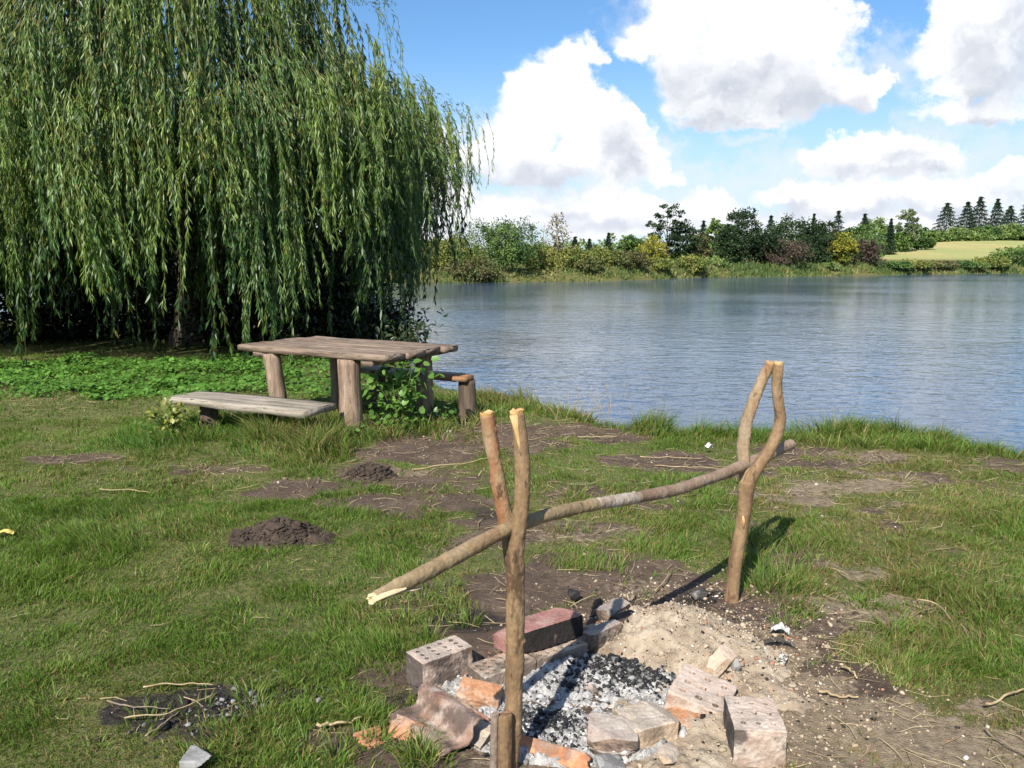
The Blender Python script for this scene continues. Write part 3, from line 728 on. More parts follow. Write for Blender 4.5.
TILE_OR = brick_mat('orange_clay_tile', [(.3, (.34, .13, .065)), (.5, (.46, .21, .11)), (.7, (.54, .33, .20))], .5, .45, 2, .3)

def brick_mesh(L, W, H, holes=None, hr=.011, hd=.06):
    """box with a grid of real core holes sunk in its top; origin at the bottom centre, length along x"""
    V, F = [], []
    def add(p): V.append(p); return len(V) - 1
    bot = [add((sx * L / 2, sy * W / 2, 0)) for sx, sy in ((-1, -1), (1, -1), (1, 1), (-1, 1))]
    if not holes:
        tp = [add((sx * L / 2, sy * W / 2, H)) for sx, sy in ((-1, -1), (1, -1), (1, 1), (-1, 1))]
        F = [tuple(bot[::-1]), tuple(tp)] + [(bot[i], bot[(i + 1) % 4], tp[(i + 1) % 4], tp[i]) for i in range(4)]
        return V, F
    nx, ny = holes; mx = .012
    xs = [-L / 2] + [-L / 2 + mx + (L - 2 * mx) * i / nx for i in range(nx + 1)] + [L / 2]
    ys = [-W / 2] + [-W / 2 + mx + (W - 2 * mx) * i / ny for i in range(ny + 1)] + [W / 2]
    gv = {}
    def vx(a, b):                                # grid of half-cell points
        if (a, b) not in gv:
            x = (xs[a // 2] + xs[(a + 1) // 2]) / 2; y = (ys[b // 2] + ys[(b + 1) // 2]) / 2
            gv[(a, b)] = add((x, y, H))
        return gv[(a, b)]
    for i in range(nx + 2):
        for j in range(ny + 2):
            ring = [vx(2 * i, 2 * j), vx(2 * i + 1, 2 * j), vx(2 * i + 2, 2 * j), vx(2 * i + 2, 2 * j + 1), vx(2 * i + 2, 2 * j + 2), vx(2 * i + 1, 2 * j + 2), vx(2 * i, 2 * j + 2), vx(2 * i, 2 * j + 1)]
            if 1 <= i <= nx and 1 <= j <= ny:
                cx, cy = (xs[i] + xs[i + 1]) / 2, (ys[j] + ys[j + 1]) / 2
                ang = [225, 270, 315, 0, 45, 90, 135, 180]
                h1 = [add((cx + hr * math.cos(R(a)), cy + hr * math.sin(R(a)), H)) for a in ang]
                h2 = [add((cx + hr * .9 * math.cos(R(a)), cy + hr * .9 * math.sin(R(a)), H - hd)) for a in ang]
                for k in range(8):
                    F.append((ring[k], ring[(k + 1) % 8], h1[(k + 1) % 8], h1[k]))
                    F.append((h1[k], h1[(k + 1) % 8], h2[(k + 1) % 8], h2[k]))
                F.append(tuple(h2))
            else: F.append(tuple(ring))
    ex, ey = 2 * (nx + 2), 2 * (ny + 2)
    front = [vx(a, 0) for a in range(ex + 1)]; right = [vx(ex, b) for b in range(ey + 1)]
    back = [vx(a, ey) for a in range(ex, -1, -1)]; left = [vx(0, b) for b in range(ey, -1, -1)]
    for (a, b), e in zip(((0, 1), (1, 2), (2, 3), (3, 0)), (front, right, back, left)):
        F.append((bot[a], bot[b]) + tuple(e[::-1]))
    F.append(tuple(bot[::-1])); return V, F
def finish(bm, chips, seed, L, W, H):
    rr = random.Random(seed)
    for k in range(chips):                       # knock off corners and edges
        s = [rr.choice((-1, 1)) for _ in range(3)]
        if rr.random() < .6: s[rr.randrange(3)] *= rr.uniform(0, .3)
        nrm = Vector((s[0] / L + rr.uniform(-1, 1), s[1] / W + rr.uniform(-2, 2), s[2] / H + rr.uniform(-2, 2))).normalized()
        c = Vector((s[0] * L / 2, s[1] * W / 2, H / 2 + s[2] * H / 2))
        far = max([(v.co - Vector((0, 0, H / 2))).dot(nrm) for v in bm.verts] or [0])
        if len(bm.verts) < 4: break
        d = far - min(rr.uniform(.008, .036), .5 * min(L, W, H))
        r = bmesh.ops.bisect_plane(bm, geom=bm.verts[:] + bm.edges[:] + bm.faces[:], plane_co=Vector((0, 0, H / 2)) + nrm * d, plane_no=nrm, clear_outer=True)
        ed = [e for e in r['geom_cut'] if isinstance(e, bmesh.types.BMEdge)]
        if ed: bmesh.ops.holes_fill(bm, edges=ed, sides=0)
def brick(name, label, loc, yaw, dims, mat, holes=None, hr=.011, tilt=(0, 0), chips=4, seed=1, cat='brick', group='bricks and tiles around the fire pit', cutp=(), vox=.003, d1=.007, d2=.005, cuts_ang=()):
    L, W, H = dims
    V, F = brick_mesh(L, W, H, holes, hr, H * .6)
    bm = bmesh.new(); vs = [bm.verts.new(v) for v in V]
    for f in F: bm.faces.new([vs[i] for i in f])
    bmesh.ops.recalc_face_normals(bm, faces=bm.faces[:])
    if not holes: finish(bm, chips, seed, L, W, H)
    for (co, no) in cutp:
        r = bmesh.ops.bisect_plane(bm, geom=bm.verts[:] + bm.edges[:] + bm.faces[:], plane_co=co, plane_no=no, clear_outer=True)
        ed = [e for e in r['geom_cut'] if isinstance(e, bmesh.types.BMEdge)]
        if ed: bmesh.ops.holes_fill(bm, edges=ed, sides=0)
    bmesh.ops.triangulate(bm, faces=[f for f in bm.faces if len(f.verts) > 4])
    me = bpy.data.meshes.new(name); bm.to_mesh(me); bm.free()
    o = link(name, me, mat); o.location = loc
    o.rotation_euler = (Matrix.Rotation(yaw, 3, 'Z') @ Matrix.Rotation(tilt[0], 3, 'X') @ Matrix.Rotation(tilt[1], 3, 'Y')).to_euler()
    remesh(o, vox, d1, .05, d2, .012)
    return tag(o, label, cat, group)
def from_top(front, right, left, z):
    """a brick's place from its top face: nearest corner, right corner, left corner at height z"""
    f, r, l = at_z(*front, z), at_z(*right, z), at_z(*left, z)
    ax = (r - f)[:2]; ay = (l - f)[:2]; c = (r + l)[:2] / 2
    return c, math.atan2(ax[1], ax[0]), np.linalg.norm(ax), np.linalg.norm(ay)
c, yw, L, W = from_top((425, 663), (475, 645), (403, 652.5), .115)
brick('perforated_brick', 'pale perforated brick standing alone at the left corner of the fire pit', (c[0], c[1], -.015), yw, (L, W, .13), B_PALE, (4, 3), .009, seed=2)
# wall row along the back of the pit
f, r = at_z(483, 679, .045), at_z(602, 640, .045); ax = (r - f)[:2]; yw = math.atan2(ax[1], ax[0]); u = ax / np.linalg.norm(ax); pv = np.array([-u[1], u[0]]); Lw = np.linalg.norm(ax)
for i, (s0, s1, lab, hh) in enumerate(((0, .245, 'sooty perforated brick in the back wall, just left of the near stake', .085), (.25, .50, 'long sooty perforated brick in the back wall under the red one', .088))):
    c = f[:2] + u * (s0 + s1) / 2 + pv * .062
    brick('perforated_brick', lab, (c[0], c[1], .05 - hh), yw + (.05 if i == 0 else 0), (s1 - s0, .125, hh), B_WALL, (6, 3), .0085, (0, 0), seed=5 + i)
c = f[:2] + u * .60 + pv * .03
brick('broken_brick', 'narrow dark broken brick standing at the right end of the back wall', (c[0], c[1], -.04), yw + .18, (.19, .055, .125), B_BROWN, seed=9, chips=7)
c = at_z(612, 622, .03)
brick('broken_brick', 'blackened brick lump leaning behind the right end of the back wall', (c[0] + .02, c[1] + .02, -.03), yw + .5, (.15, .10, .10), B_BLACK, seed=12, chips=6, tilt=(.5, .1))
c = at_z(600, 606, .05)
brick('brick_shard', 'grey brick shard lying behind the blackened lump', (c[0] + .05, c[1] + .05, -.02), yw + .3, (.16, .09, .07), B_BROWN, seed=14, chips=6, tilt=(.3, 0))
# red block on top
f, r, b2 = at_z(513, 641, .135), at_z(585, 618, .135), at_z(577, 601, .15)
ax = (r - f)[:2]; yw = math.atan2(ax[1], ax[0]); c = f[:2] + ax / 2 + np.array([-ax[1], ax[0]]) / np.linalg.norm(ax) * .075
brick('red_brick', 'dusty red brick with a soot black front lying on the back wall', (c[0], c[1], .052), yw, (np.linalg.norm(ax) * .97, .15, .088), B_RED, seed=21, chips=4, tilt=(-.10, 0))
# left front pieces
c = at_z(478, 690, .05)
brick('broken_brick', 'orange burnt brick piece beside the near stake', (c[0], c[1], -.02), R(-12), (.155, .10, .085), B_ORANGE, seed=31, chips=6, tilt=(.25, .15))
c = at_z(468, 720, .03)
brick('brick_shard', 'brown brick slab leaning left of the split half log', (c[0] + .01, c[1], -.03), R(-38), (.21, .11, .075), B_TAN, seed=34, chips=5, tilt=(.45, .05))
def tile(name, label, px, py, z, yaw, L, W, tilt, mat, rib=3, th=.014, seed=0, bend=.02):
    n, k = 26, 22; mb = MB(); V = []
    for side in (1, -1):
        for i in range(n):
            for j in range(k):
                x = (i / (n - 1) - .5) * L; y = (j / (k - 1) - .5) * W
                x += .012 * (vnoise(j * .5, i * .02, seed=seed) - .5) * (1 if i in (0, n - 1) else 0) * 2
                zz = bend * math.sin(j / (k - 1) * math.pi * rib) + .004 * (vnoise(i * .3, j * .3, seed=seed) - .5)
                V.append((x, y, zz + side * th / 2))
    F = []; o = n * k
    for i in range(n - 1):
        for j in range(k - 1):
            a = i * k + j; F.append((a, a + k, a + k + 1, a + 1)); F.append((o + a, o + a + 1, o + a + k + 1, o + a + k))
    for i in range(n - 1):
        for j in (0, k - 1):
            a = i * k + j; q = (a, o + a, o + a + k, a + k); F.append(q if j == 0 else q[::-1])
    for j in range(k - 1):
        for i in (0, n - 1):
            a = i * k + j; q = (a, a + 1, o + a + 1, o + a); F.append(q if i == 0 else q[::-1])
    mb.add(V, F); p = at_z(px, py, z)
    ob = mb.build(name, mat, None, loc=tuple(p))
    ob.rotation_euler = (Matrix.Rotation(yaw, 3, 'Z') @ Matrix.Rotation(tilt[0], 3, 'X') @ Matrix.Rotation(tilt[1], 3, 'Y')).to_euler()
    remesh(ob, .003, .004, .03, .002, .01)
    return tag(ob, label, 'roof tile', 'bricks and tiles around the fire pit')
tile('roof_tile', 'large sooty ribbed roof tile leaning at the left front of the pit', 436, 722, .045, R(-48), .31, .20, (.42, .0), TILE, 3, .013, 3, .019)
tile('tile_shard', 'ribbed tile shard under the large sooty tile', 452, 716, .02, R(-45), .27, .12, (.55, .05), TILE, 2, .013, 9, .010)
tile('tile_shard', 'orange tile shard in the grass at the far left of the pit, the leftmost one', 374, 739, .02, R(40), .10, .085, (.35, .2), TILE_OR, 2, .014, 5, .007)
tile('tile_shard', 'flat orange tile shard propped at the lower edge of the large sooty tile', 404, 733, .02, R(-30), .115, .10, (.5, .1), TILE_OR, 1, .012, 6, .004)
tile('tile_strip', 'thin orange tile strip lying on edge right of the near stake', 553, 753, .02, R(-27), .25, .055, (1.0, .0), TILE_OR, 1, .016, 7, .002)
# right front pieces
def cutb(*a): return [(Vector(co), Vector(no)) for co, no in a]
c = at_z(612, 737, .03)
brick('broken_brick', 'rounded dark brick lump at the front of the pit, grass-free side', (c[0], c[1], .02), R(-8), (.165, .115, .055), B_BROWN, seed=41, chips=10, tilt=(.15, .05))
brick('broken_brick', 'grey brick half beneath the rounded dark lump at the front', (c[0] + .01, c[1] - .01, -.05), R(-4), (.17, .12, .065), B_BROWN, seed=43, chips=7)
c = at_z(648, 727, .03)
brick('broken_brick', 'tan rounded brick half beside the rounded dark lump', (c[0] + .0, c[1] + .01, -.05), R(22), (.19, .16, .125), B_TAN, seed=45, chips=9)
c = at_z(690, 722, .02)
brick('brick_shard', 'flat orange brick shard under the tilted perforated brick', (c[0] - .01, c[1] + .03, -.03), R(-15), (.15, .15, .06), B_ORANGE, seed=47, chips=5)
# tilted perforated brick: its top face leans towards the viewer
q = [at_y(688, 660, 2.86), at_y(743, 677, 2.80), at_y(716, 726, 2.50), at_y(666, 695, 2.62)]
q = [np.array(v) for v in q]; cq = sum(q) / 4; ex = Vector(q[2] - q[3] + q[1] - q[0]).normalized(); ey = Vector(q[0] - q[3] + q[1] - q[2]); ez = ex.cross(ey).normalized(); ey = ez.cross(ex)
o = brick('perforated_brick', 'pale sooty perforated brick tilted on the heap, right of the ashes', (0, 0, 0), 0, (.205, .215, .075), B_PALE, (3, 3), .0105, seed=51)
Mx = Matrix((ex, ey, ez)).transposed(); o.rotation_euler = Mx.to_euler(); o.location = Vector(cq) - ez * .075
c = at_z(712, 645, .12)
brick('brick_shard', 'pinkish brick chip poking up behind the tilted perforated brick', (c[0], c[1] - .03, .03), R(50), (.12, .07, .09), B_TAN, seed=53, chips=6, tilt=(.5, 0))
c, yw, L, W = from_top((722, 727), (780, 731), (731, 696), .13)
brick('perforated_brick', 'upright pale brick block at the bottom right corner of the pit', (c[0], c[1], -.06), yw + .03, (L * .92, W * 1.0, .19), B_PALE, (3, 3), .0075, seed=57)
c = at_z(590, 692, -.01)
brick('brick_shard', 'small brown brick chip lying in the ashes', (c[0], c[1], -.035), R(35), (.085, .055, .05), B_BROWN, seed=61, chips=6, tilt=(.5, .3), vox=.0025)

# ------------------------------------------------------------------ ashes, sand heap, charcoal
def heap(name, x0, x1, y0, y1, zf, mat, st=.006):
    V, Q = grid(np.arange(x0, x1, st), np.arange(y0, y1, st), zf)
    keep = V[Q, 2].max(1) > -.12
    me = mesh_quads(name, V, Q[keep], True); me.update()
    return tag(link(name, me, mat), kind='stuff')
def ash_z(x, y):
    q = np.hypot((x - .20) / .56, (y - 2.72) / .42); cl = fbm(x * 22, y * 22, seed=71, octv=4) - .5; cl2 = fbm(x * 60, y * 60, seed=72, octv=3) - .5
    return .012 - .02 * sstep(.6, .0, q) + .055 * cl + .028 * cl2 + .045 * sstep(.3, 0, np.hypot((x - .40) / .2, (y - 2.92) / .16)) - .20 * sstep(.85, 1.05, q)
m, g, out = new_mat('ash')
P = g.n('ShaderNodeNewGeometry').outputs['Position']
a1 = g.noise(P, 7, 6, .68, .4); a2 = g.noise(P, 70, 5, .7); a3 = g.noise(g.vm('ADD', P, (5, 3, 1)), 28, 5, .7)
wht = g.mix(g.ss(a3, .3, .7), (.22, .216, .21), (.54, .53, .515))
blk = g.mix(g.ss(a2, .42, .68), (.014, .014, .015), (.16, .155, .15))
f = g.math('ADD', g.math('MULTIPLY', a1, .55), g.math('MULTIPLY', a3, .45))
principled(g, out, g.mix(g.ss(f, .55, .63), wht, blk), .95, g.bump(g.math('ADD', a2, a3), .9, .012), .1)
ASH = m
heap('ash_bed', -.40, .80, 2.25, 3.2, ash_z, ASH)
def sand_z(x, y):
    top = .115 * np.exp(-(((x - .66) / .27) ** 2 + ((y - 3.22) / .28) ** 2) ** 1.1) + .075 * np.exp(-(((x - .86) / .26) ** 2 + ((y - 3.02) / .36) ** 2)) + .05 * np.exp(-(((x - .58) / .30) ** 2 + ((y - 2.42) / .30) ** 2) ** 1.5)
    return top - .034 + .075 * (fbm(x * 7, y * 7, seed=81) - .5) + .036 * (fbm(x * 26, y * 26, seed=82, octv=4) - .5)
m, g, out = new_mat('sand')
P = g.n('ShaderNodeNewGeometry').outputs['Position']
a1 = g.noise(P, 7, 6, .65); a2 = g.noise(P, 140, 4, .7); a3 = g.noise(P, 42, 5, .7)
sc_ = g.ramp(a1, [(.32, (.20, .155, .115)), (.5, (.35, .285, .21)), (.68, (.45, .385, .295))])
sc_ = g.mix(g.ss(a3, .60, .68, 0, .7), sc_, (.13, .10, .08))
sc_ = g.mix(g.ss(a2, .34, .26, 0, .7), sc_, (.16, .125, .09)); sc_ = g.mix(g.ss(a2, .66, .74, 0, .8), sc_, (.62, .56, .47))
principled(g, out, sc_, .95, g.bump(g.math('ADD', a2, a3), .8, .008), .1)
heap('sand_heap', .05, 1.5, 2.0, 4.0, sand_z, m)
def mound(cx, cy, n, sx, sy): return cx + rng.normal(0, sx, n), cy + rng.normal(0, sy, n)
# charcoal
X, Y, Rr = [], [], []
for (cx, cy, sx, sy, n, r0) in [(.42, 2.93, .075, .06, 620, .014), (.30, 2.72, .16, .13, 130, .008), (.12, 2.58, .07, .05, 420, .011), (.53, 2.84, .05, .045, 260, .011), (.02, 2.75, .06, .08, 50, .007), (.24, 2.46, .10, .04, 120, .008), (.22, 2.86, .04, .03, 70, .012), (-.10, 2.35, .06, .05, 60, .008)]:
    x, y = mound(cx, cy, n, sx, sy); X.append(x); Y.append(y); Rr.append(r0 * rng.lognormal(0, .45, n))
x, y, r = map(np.concatenate, (X, Y, Rr)); r = np.clip(r * .62, .0015, .014)
col = np.where(rng.random((len(x), 1)) < .8, [[.018, .018, .019]], [[.12, .118, .115]]) * rng.uniform(.6, 1.6, (len(x), 1))
V, F, c = lumps(x, y, np.maximum(ash_z(x, y), -.03) + r * .4, r, col)
tag(link('charcoal', mesh_quads('charcoal', V, F, False, c), attr_mat('charcoal', .55, .4, .6, 140)), kind='stuff')
x = rng.uniform(-.25, .65, 2600); y = rng.uniform(2.35, 3.05, 2600); k = ash_z(x, y) > -.06; x, y = x[k], y[k]; r = rng.lognormal(-5.5, .5, len(x))
V, F, c = lumps(x, y, ash_z(x, y) + r * .3, r, np.array([.50, .49, .475]) * rng.uniform(.3, 1.15, (len(x), 1)))
tag(link('ash_flakes', mesh_quads('ash_flakes', V, F, False, c), CLOD), kind='stuff')
# crumbs in and around the sand
x = rng.normal(.78, .36, 6500); y = rng.normal(3.05, .42, 6500); zz = np.maximum(sand_z(x, y), ground_z(x, y)); r = rng.lognormal(-5.75, .55, len(x))
k = (y > 2.1) & (r < .016); x, y, zz, r = x[k], y[k], zz[k], r[k]
t_ = rng.random((len(x), 1)); col = np.where(t_ < .72, [[.42, .335, .24]], np.where(t_ < .86, [[.03, .028, .027]], np.where(t_ < .93, [[.60, .55, .48]], [[.38, .18, .11]]))) * rng.uniform(.7, 1.2, (len(x), 1))
V, F, c = lumps(x, y, zz + r * .3, r, col)
tag(link('sand_crumbs', mesh_quads('sand_crumbs', V, F, False, c), CLOD), kind='stuff')
def lump_thing(name, label, cat, px, py, z, dims, mat, seed, tilt=(0, 0), yaw=0.0, group=None, chips=8):
    p = at_z(px, py, z); return brick(name, label, (p[0], p[1], z - dims[2] * .25), yaw, dims, mat, seed=seed, chips=chips, tilt=tilt, cat=cat, group=group, vox=max(.002, min(dims) * .06), d1=min(dims) * .15, d2=min(dims) * .06)
COAL = stone_mat('coal', [(.3, (.008, .008, .009)), (.6, (.03, .03, .032))], 20, .5, .8, 90)
GREYROCK = stone_mat('grey_stone', [(.3, (.16, .155, .15)), (.6, (.29, .285, .28)), (.8, (.40, .39, .38))], 14, .85, .5, 90)
CHALK = stone_mat('white_crust', [(.3, (.36, .35, .33)), (.6, (.62, .61, .59))], 18, .8, .5, 90, [(30, .50, .58, (.06, .05, .05), .9)])
CURL = stone_mat('charred_bark', [(.3, (.03, .026, .024)), (.6, (.07, .06, .05))], 18, .8, .5, 90, [(22, .54, .60, (.45, .42, .38), .9)])
lump_thing('charcoal_lump', 'single black charcoal lump lying behind the red brick', 'charcoal', 574, 597, .02, (.055, .045, .045), COAL, 71)
lump_thing('charred_lump', 'black and white charred lump at the foot of the slender stake', 'charred lump', 699, 594, .03, (.10, .06, .045), brick_mat('charred', [(.3, (.012, .012, .012)), (.5, (.05, .05, .05)), (.7, (.35, .34, .33))], .8, .35, 3, 0), 73, (.3, .2), .5)
lump_thing('charcoal_lump', 'black charcoal lump by the foot of the split half log', 'charcoal', 483, 757, .02, (.05, .045, .04), COAL, 85, (.2, .1), .3)
lump_thing('brick_shard', 'small sooty brick shard between the lone perforated brick and the ribbed tile', 'brick', 415, 697, .02, (.09, .06, .04), B_BLACK, 87, (.2, .2), .6, 'bricks and tiles around the fire pit')
lump_thing('brick_shard', 'small pinkish brick shard at the bottom edge below the tan brick half', 'brick', 668, 760, .01, (.10, .07, .04), B_TAN, 89, (.1, .2), .9, 'bricks and tiles around the fire pit')
lump_thing('stone', 'grey flat stone at the bottom edge right of the orange tile strip', 'stone', 610, 764, .01, (.10, .07, .04), GREYROCK, 91, (.1, .1), .2)
lump_thing('stone', 'grey rounded stone at the bottom edge left of the burnt patch', 'stone', 203, 766, .02, (.11, .09, .06), GREYROCK, 75)
lump_thing('brick_pebble', 'small pale brick pebble on the earth behind the fire pit', 'pebble', 629, 596, .03, (.06, .05, .05), B_TAN, 77)
lump_thing('ember', 'grey burnt cinder beside the tilted perforated brick', 'cinder', 738, 664, .06, (.06, .05, .06), GREYROCK, 79, (.4, .2))
def scrap(name, label, cat, px, py, z, L, W, yaw, mat, seed, curl=.02):
    n, k = 16, 9; V = []
    for s in (1, -1):
        for i in range(n):
            for j in range(k):
                e = 1 - .35 * abs(vnoise(i * .6, 3.3, seed=seed) - .5) * 2
                x = (i / (n - 1) - .5) * L; y = (j / (k - 1) - .5) * W * e
                V.append((x, y, curl * math.sin(i / (n - 1) * 3.1) + .35 * W * (vnoise(i * .5, j * .6, seed=seed + 1) - .5) + s * .0012))
    F = []; o = n * k
    for i in range(n - 1):
        for j in range(k - 1):
            a = i * k + j; F.append((a, a + k, a + k + 1, a + 1)); F.append((o + a, o + a + 1, o + a + k + 1, o + a + k))
    for i in range(n - 1):
        for j in (0, k - 1): a = i * k + j; F.append((a, o + a, o + a + k, a + k))
    for j in range(k - 1):
        for i in (0, n - 1): a = i * k + j; F.append((a, a + 1, o + a + 1, o + a))
    mb = MB(); mb.add(V, F); p = at_z(px, py, z)
    ob = mb.build(name, mat, None, loc=tuple(p)); ob.rotation_euler = (.25, .1, yaw); return tag(ob, label, cat)
scrap('foil_scrap', 'crumpled white scrap lying on the right slope of the sand', 'scrap', 780, 630, .045, .075, .045, R(-20), CHALK, 3)
scrap('bark_curl', 'curled bark strip with a black underside on the sand, below the white scrap', 'bark strip', 778, 643, .035, .12, .025, R(0), CURL, 5, .02)
scrap('foil_scrap', 'small pale scrap at the lower right foot of the sand', 'scrap', 783, 659, .02, .06, .035, R(60), CHALK, 7)
scrap('paper_scrap', 'small white litter scrap on the grass near the water left of the slender stake', 'litter', 709, 447, .03, .06, .05, R(30), stone_mat('white_paper', [(.3, (.7, .7, .7)), (.6, (.82, .82, .82))], 6, .7, .1), 9, .03)
scrap('yellow_leaf', 'fallen yellow leaf on the lawn at the left edge', 'leaf', 5, 533, .04, .09, .03, R(20), stone_mat('yellow_leaf', [(.3, (.45, .36, .08)), (.6, (.60, .50, .14))], 9, .6, .1), 11, .015)

# ------------------------------------------------------------------ sticks and long straws lying about
STRAW = stone_mat('dry_stalk', [(.3, (.24, .175, .095)), (.6, (.40, .31, .18)), (.8, (.50, .41, .26))], 22, .7, .2, 80)
STICK = stone_mat('dark_stick', [(.3, (.13, .10, .075)), (.6, (.26, .20, .15))], 22, .8, .3, 80)
def stick(label, pts, r, mat, z=.02, name='dry_stalk', cat='stalk', group=None):
    P = [at_z(px, py, 0) for px, py in pts]; P = [np.array([p[0], p[1], float(ground_z(p[0], p[1])) + z]) for p in P]
    D = resample(np.array(P), 14); D[:, 2] += (vnoise(np.arange(14) * .7, np.full(14, pts[0][0]), seed=4) - .5) * r * 3
    mb = MB(); mb.tube(D, np.linspace(r, r * .55, 14), 7, na=.15, nf=40); c0 = D[7]
    return tag(mb.build(name, mat, None, loc=tuple(c0), off=c0), label, cat, group)
stick('long pale stalk lying on bare earth between the table and the near stake', [(412, 469), (450, 465), (500, 459)], .006, STRAW)
stick('thin pale stalk on the dark earth patch by the shore, upper one', [(640, 457), (680, 456), (703, 457)], .005, STRAW)
stick('thin pale stalk on the dark earth patch by the shore, lower one', [(655, 466), (690, 468), (720, 470)], .005, STRAW)
stick('short pale stalk on the earth strip near the shore', [(578, 435), (605, 435), (618, 434)], .006, STRAW)
stick('pale bent stalk arching along the top edge of the burnt patch', [(144, 700), (160, 697), (185, 694), (214, 696)], .0032, STRAW, .03)
stick('long thin stalk crossing the middle of the burnt patch', [(125, 729), (165, 725), (195, 714), (216, 705)], .003, STRAW, .03)
stick('short thin stalk at the lower part of the burnt patch', [(146, 746), (165, 733), (180, 722)], .0026, STRAW, .03)
stick('brown stick across the left side of the burnt patch', [(108, 714), (140, 718), (170, 717)], .0032, STICK, .025, 'stick', 'stick')
stick('pale split stick beside the leftmost orange tile shard', [(317, 734), (340, 734), (362, 730)], .006, STRAW, .03)
stick('short pale stick on the bare dirt right of the sand', [(841, 671), (850, 677), (857, 683)], .006, STRAW)
stick('long pale stick on the bare dirt at the lower right', [(818, 695), (840, 699), (858, 703)], .006, STRAW)
stick('dry arched stem in the grass right of the slender stake', [(917, 606), (935, 607), (950, 623)], .004, STRAW, .04)
stick('long dry stem at the lower right edge of the picture', [(985, 715), (1010, 704), (1040, 690)], .005, STRAW, .03)
stick('thin twig lying on the dirt at the lower right edge', [(985, 735), (1005, 750), (1040, 765)], .004, STICK, .02, 'stick', 'stick')
stick('thin dark twig curving in front of the flat orange shard', [(668, 735), (690, 728), (706, 722)], .0035, STICK, .03, 'twig', 'twig')
stick('thin pale twig at the foot of the slender stake', [(706, 603), (715, 596), (722, 606)], .004, STRAW, .05, 'twig', 'twig')
stick('yellow stalk standing out behind the sand heap', [(655, 596), (664, 588), (672, 576)], .004, STRAW, .03)
stick('faint long straw across the lawn behind the molehill', [(100, 494), (125, 493), (150, 494)], .004, STRAW, .04)

# molehills: loose heaps of dark crumbs
x = np.r_[rng.normal(-1.02, .15, 500), rng.normal(-.87, .12, 400)]; y = np.r_[rng.normal(2.62, .09, 500), rng.normal(2.72, .07, 400)]; r = rng.lognormal(-5.3, .5, 900)
V, F, c = lumps(x, y, ground_z(x, y) + r * .3, r, np.where(rng.random((900, 1)) < .75, [[.022, .02, .02]], [[.17, .165, .16]]) * rng.uniform(.6, 1.5, (900, 1)))
tag(link('burnt_crumbs', mesh_quads('burnt_crumbs', V, F, False, c), CLOD), kind='stuff')
for (px, py, rx, ry, h, lab, sd_) in [(280, 541, .30, .22, .10, 'broad dark molehill in the middle of the left lawn', 1), (371, 477, .20, .16, .10, 'smaller dark molehill at the edge of the bare earth by the table', 2)]:
    c = at_z(px, py, 0); loc = np.array([c[0], c[1], float(ground_z(c[0], c[1]))])
    xs = np.arange(-rx * 1.4, rx * 1.4, .012); ys = np.arange(-ry * 1.4, ry * 1.4, .012)
    def zf(x, y):
        q = np.hypot(x / rx, y / ry) + (fbm(x * 7 + px, y * 7, seed=91) - .5) * .5
        return h * sstep(1.05, .0, q) - .03 * sstep(.8, 1.2, q) + (.045 * (fbm(x * 22 + px, y * 22, seed=92) - .5) + .03 * (fbm(x * 60, y * 60, seed=93, octv=3) - .5)) * sstep(1.2, .9, q)
    V, Q = grid(xs, ys, zf); mb = MB()
    x = rng.normal(0, rx * .5, 700); y = rng.normal(0, ry * .5, 700); r = rng.lognormal(-4.75, .45, 700)
    V2, F2, c2 = lumps(x, y, zf(x, y) + r * .3, r, np.zeros((700, 3)))
    mb.add(V, Q); mb.add(V2, F2)
    o = mb.build('molehill', stone_mat('mole_earth', [(.3, (.030, .022, .018)), (.6, (.075, .055, .042)), (.8, (.12, .09, .07))], 16, .95, .8, 120), None, smooth=False, loc=tuple(loc))
    tag(o, lab, 'molehill', 'molehills')
# ------------------------------------------------------------------ rough picnic table and its two benches
def wood_mat(name, stops, stretch, moss=.0, dark=.5):
    sp_ = [(9, .56, .68, (.055, .042, .034), dark), (30, .58, .64, (.05, .038, .03), dark)]
    if moss: sp_.append((5, .55, .68, (.12, .13, .06), moss))
    return stone_mat(name, stops, 9, .85, .7, 40, sp_, stretch, .006)
PLANK = wood_mat('weathered_plank', [(.28, (.085, .06, .045)), (.45, (.20, .148, .11)), (.6, (.30, .228, .175)), (.8, (.40, .325, .255))], (.18, 2.0, 2.0), .25, .8)
BENCHW = wood_mat('grey_plank', [(.28, (.13, .11, .09)), (.45, (.27, .235, .19)), (.6, (.36, .32, .265)), (.8, (.45, .405, .34))], (.18, 2.0, 2.0), .4, .7)
LOG = wood_mat('barkless_log', [(.28, (.085, .055, .04)), (.45, (.23, .16, .115)), (.6, (.34, .25, .185)), (.8, (.44, .35, .27))], (2.6, 2.6, .25), .1, .8)
LOG_SHADE = wood_mat('shaded_log', [(.28, (.05, .036, .028)), (.5, (.11, .08, .06)), (.8, (.20, .15, .11))], (2.2, 2.2, .3), .1)  # bench leg wood, darkened: shade from seat and table put into its colour
BROKEN = wood_mat('broken_orange_wood', [(.3, (.17, .09, .05)), (.6, (.30, .17, .09))], (.3, 2, 2))
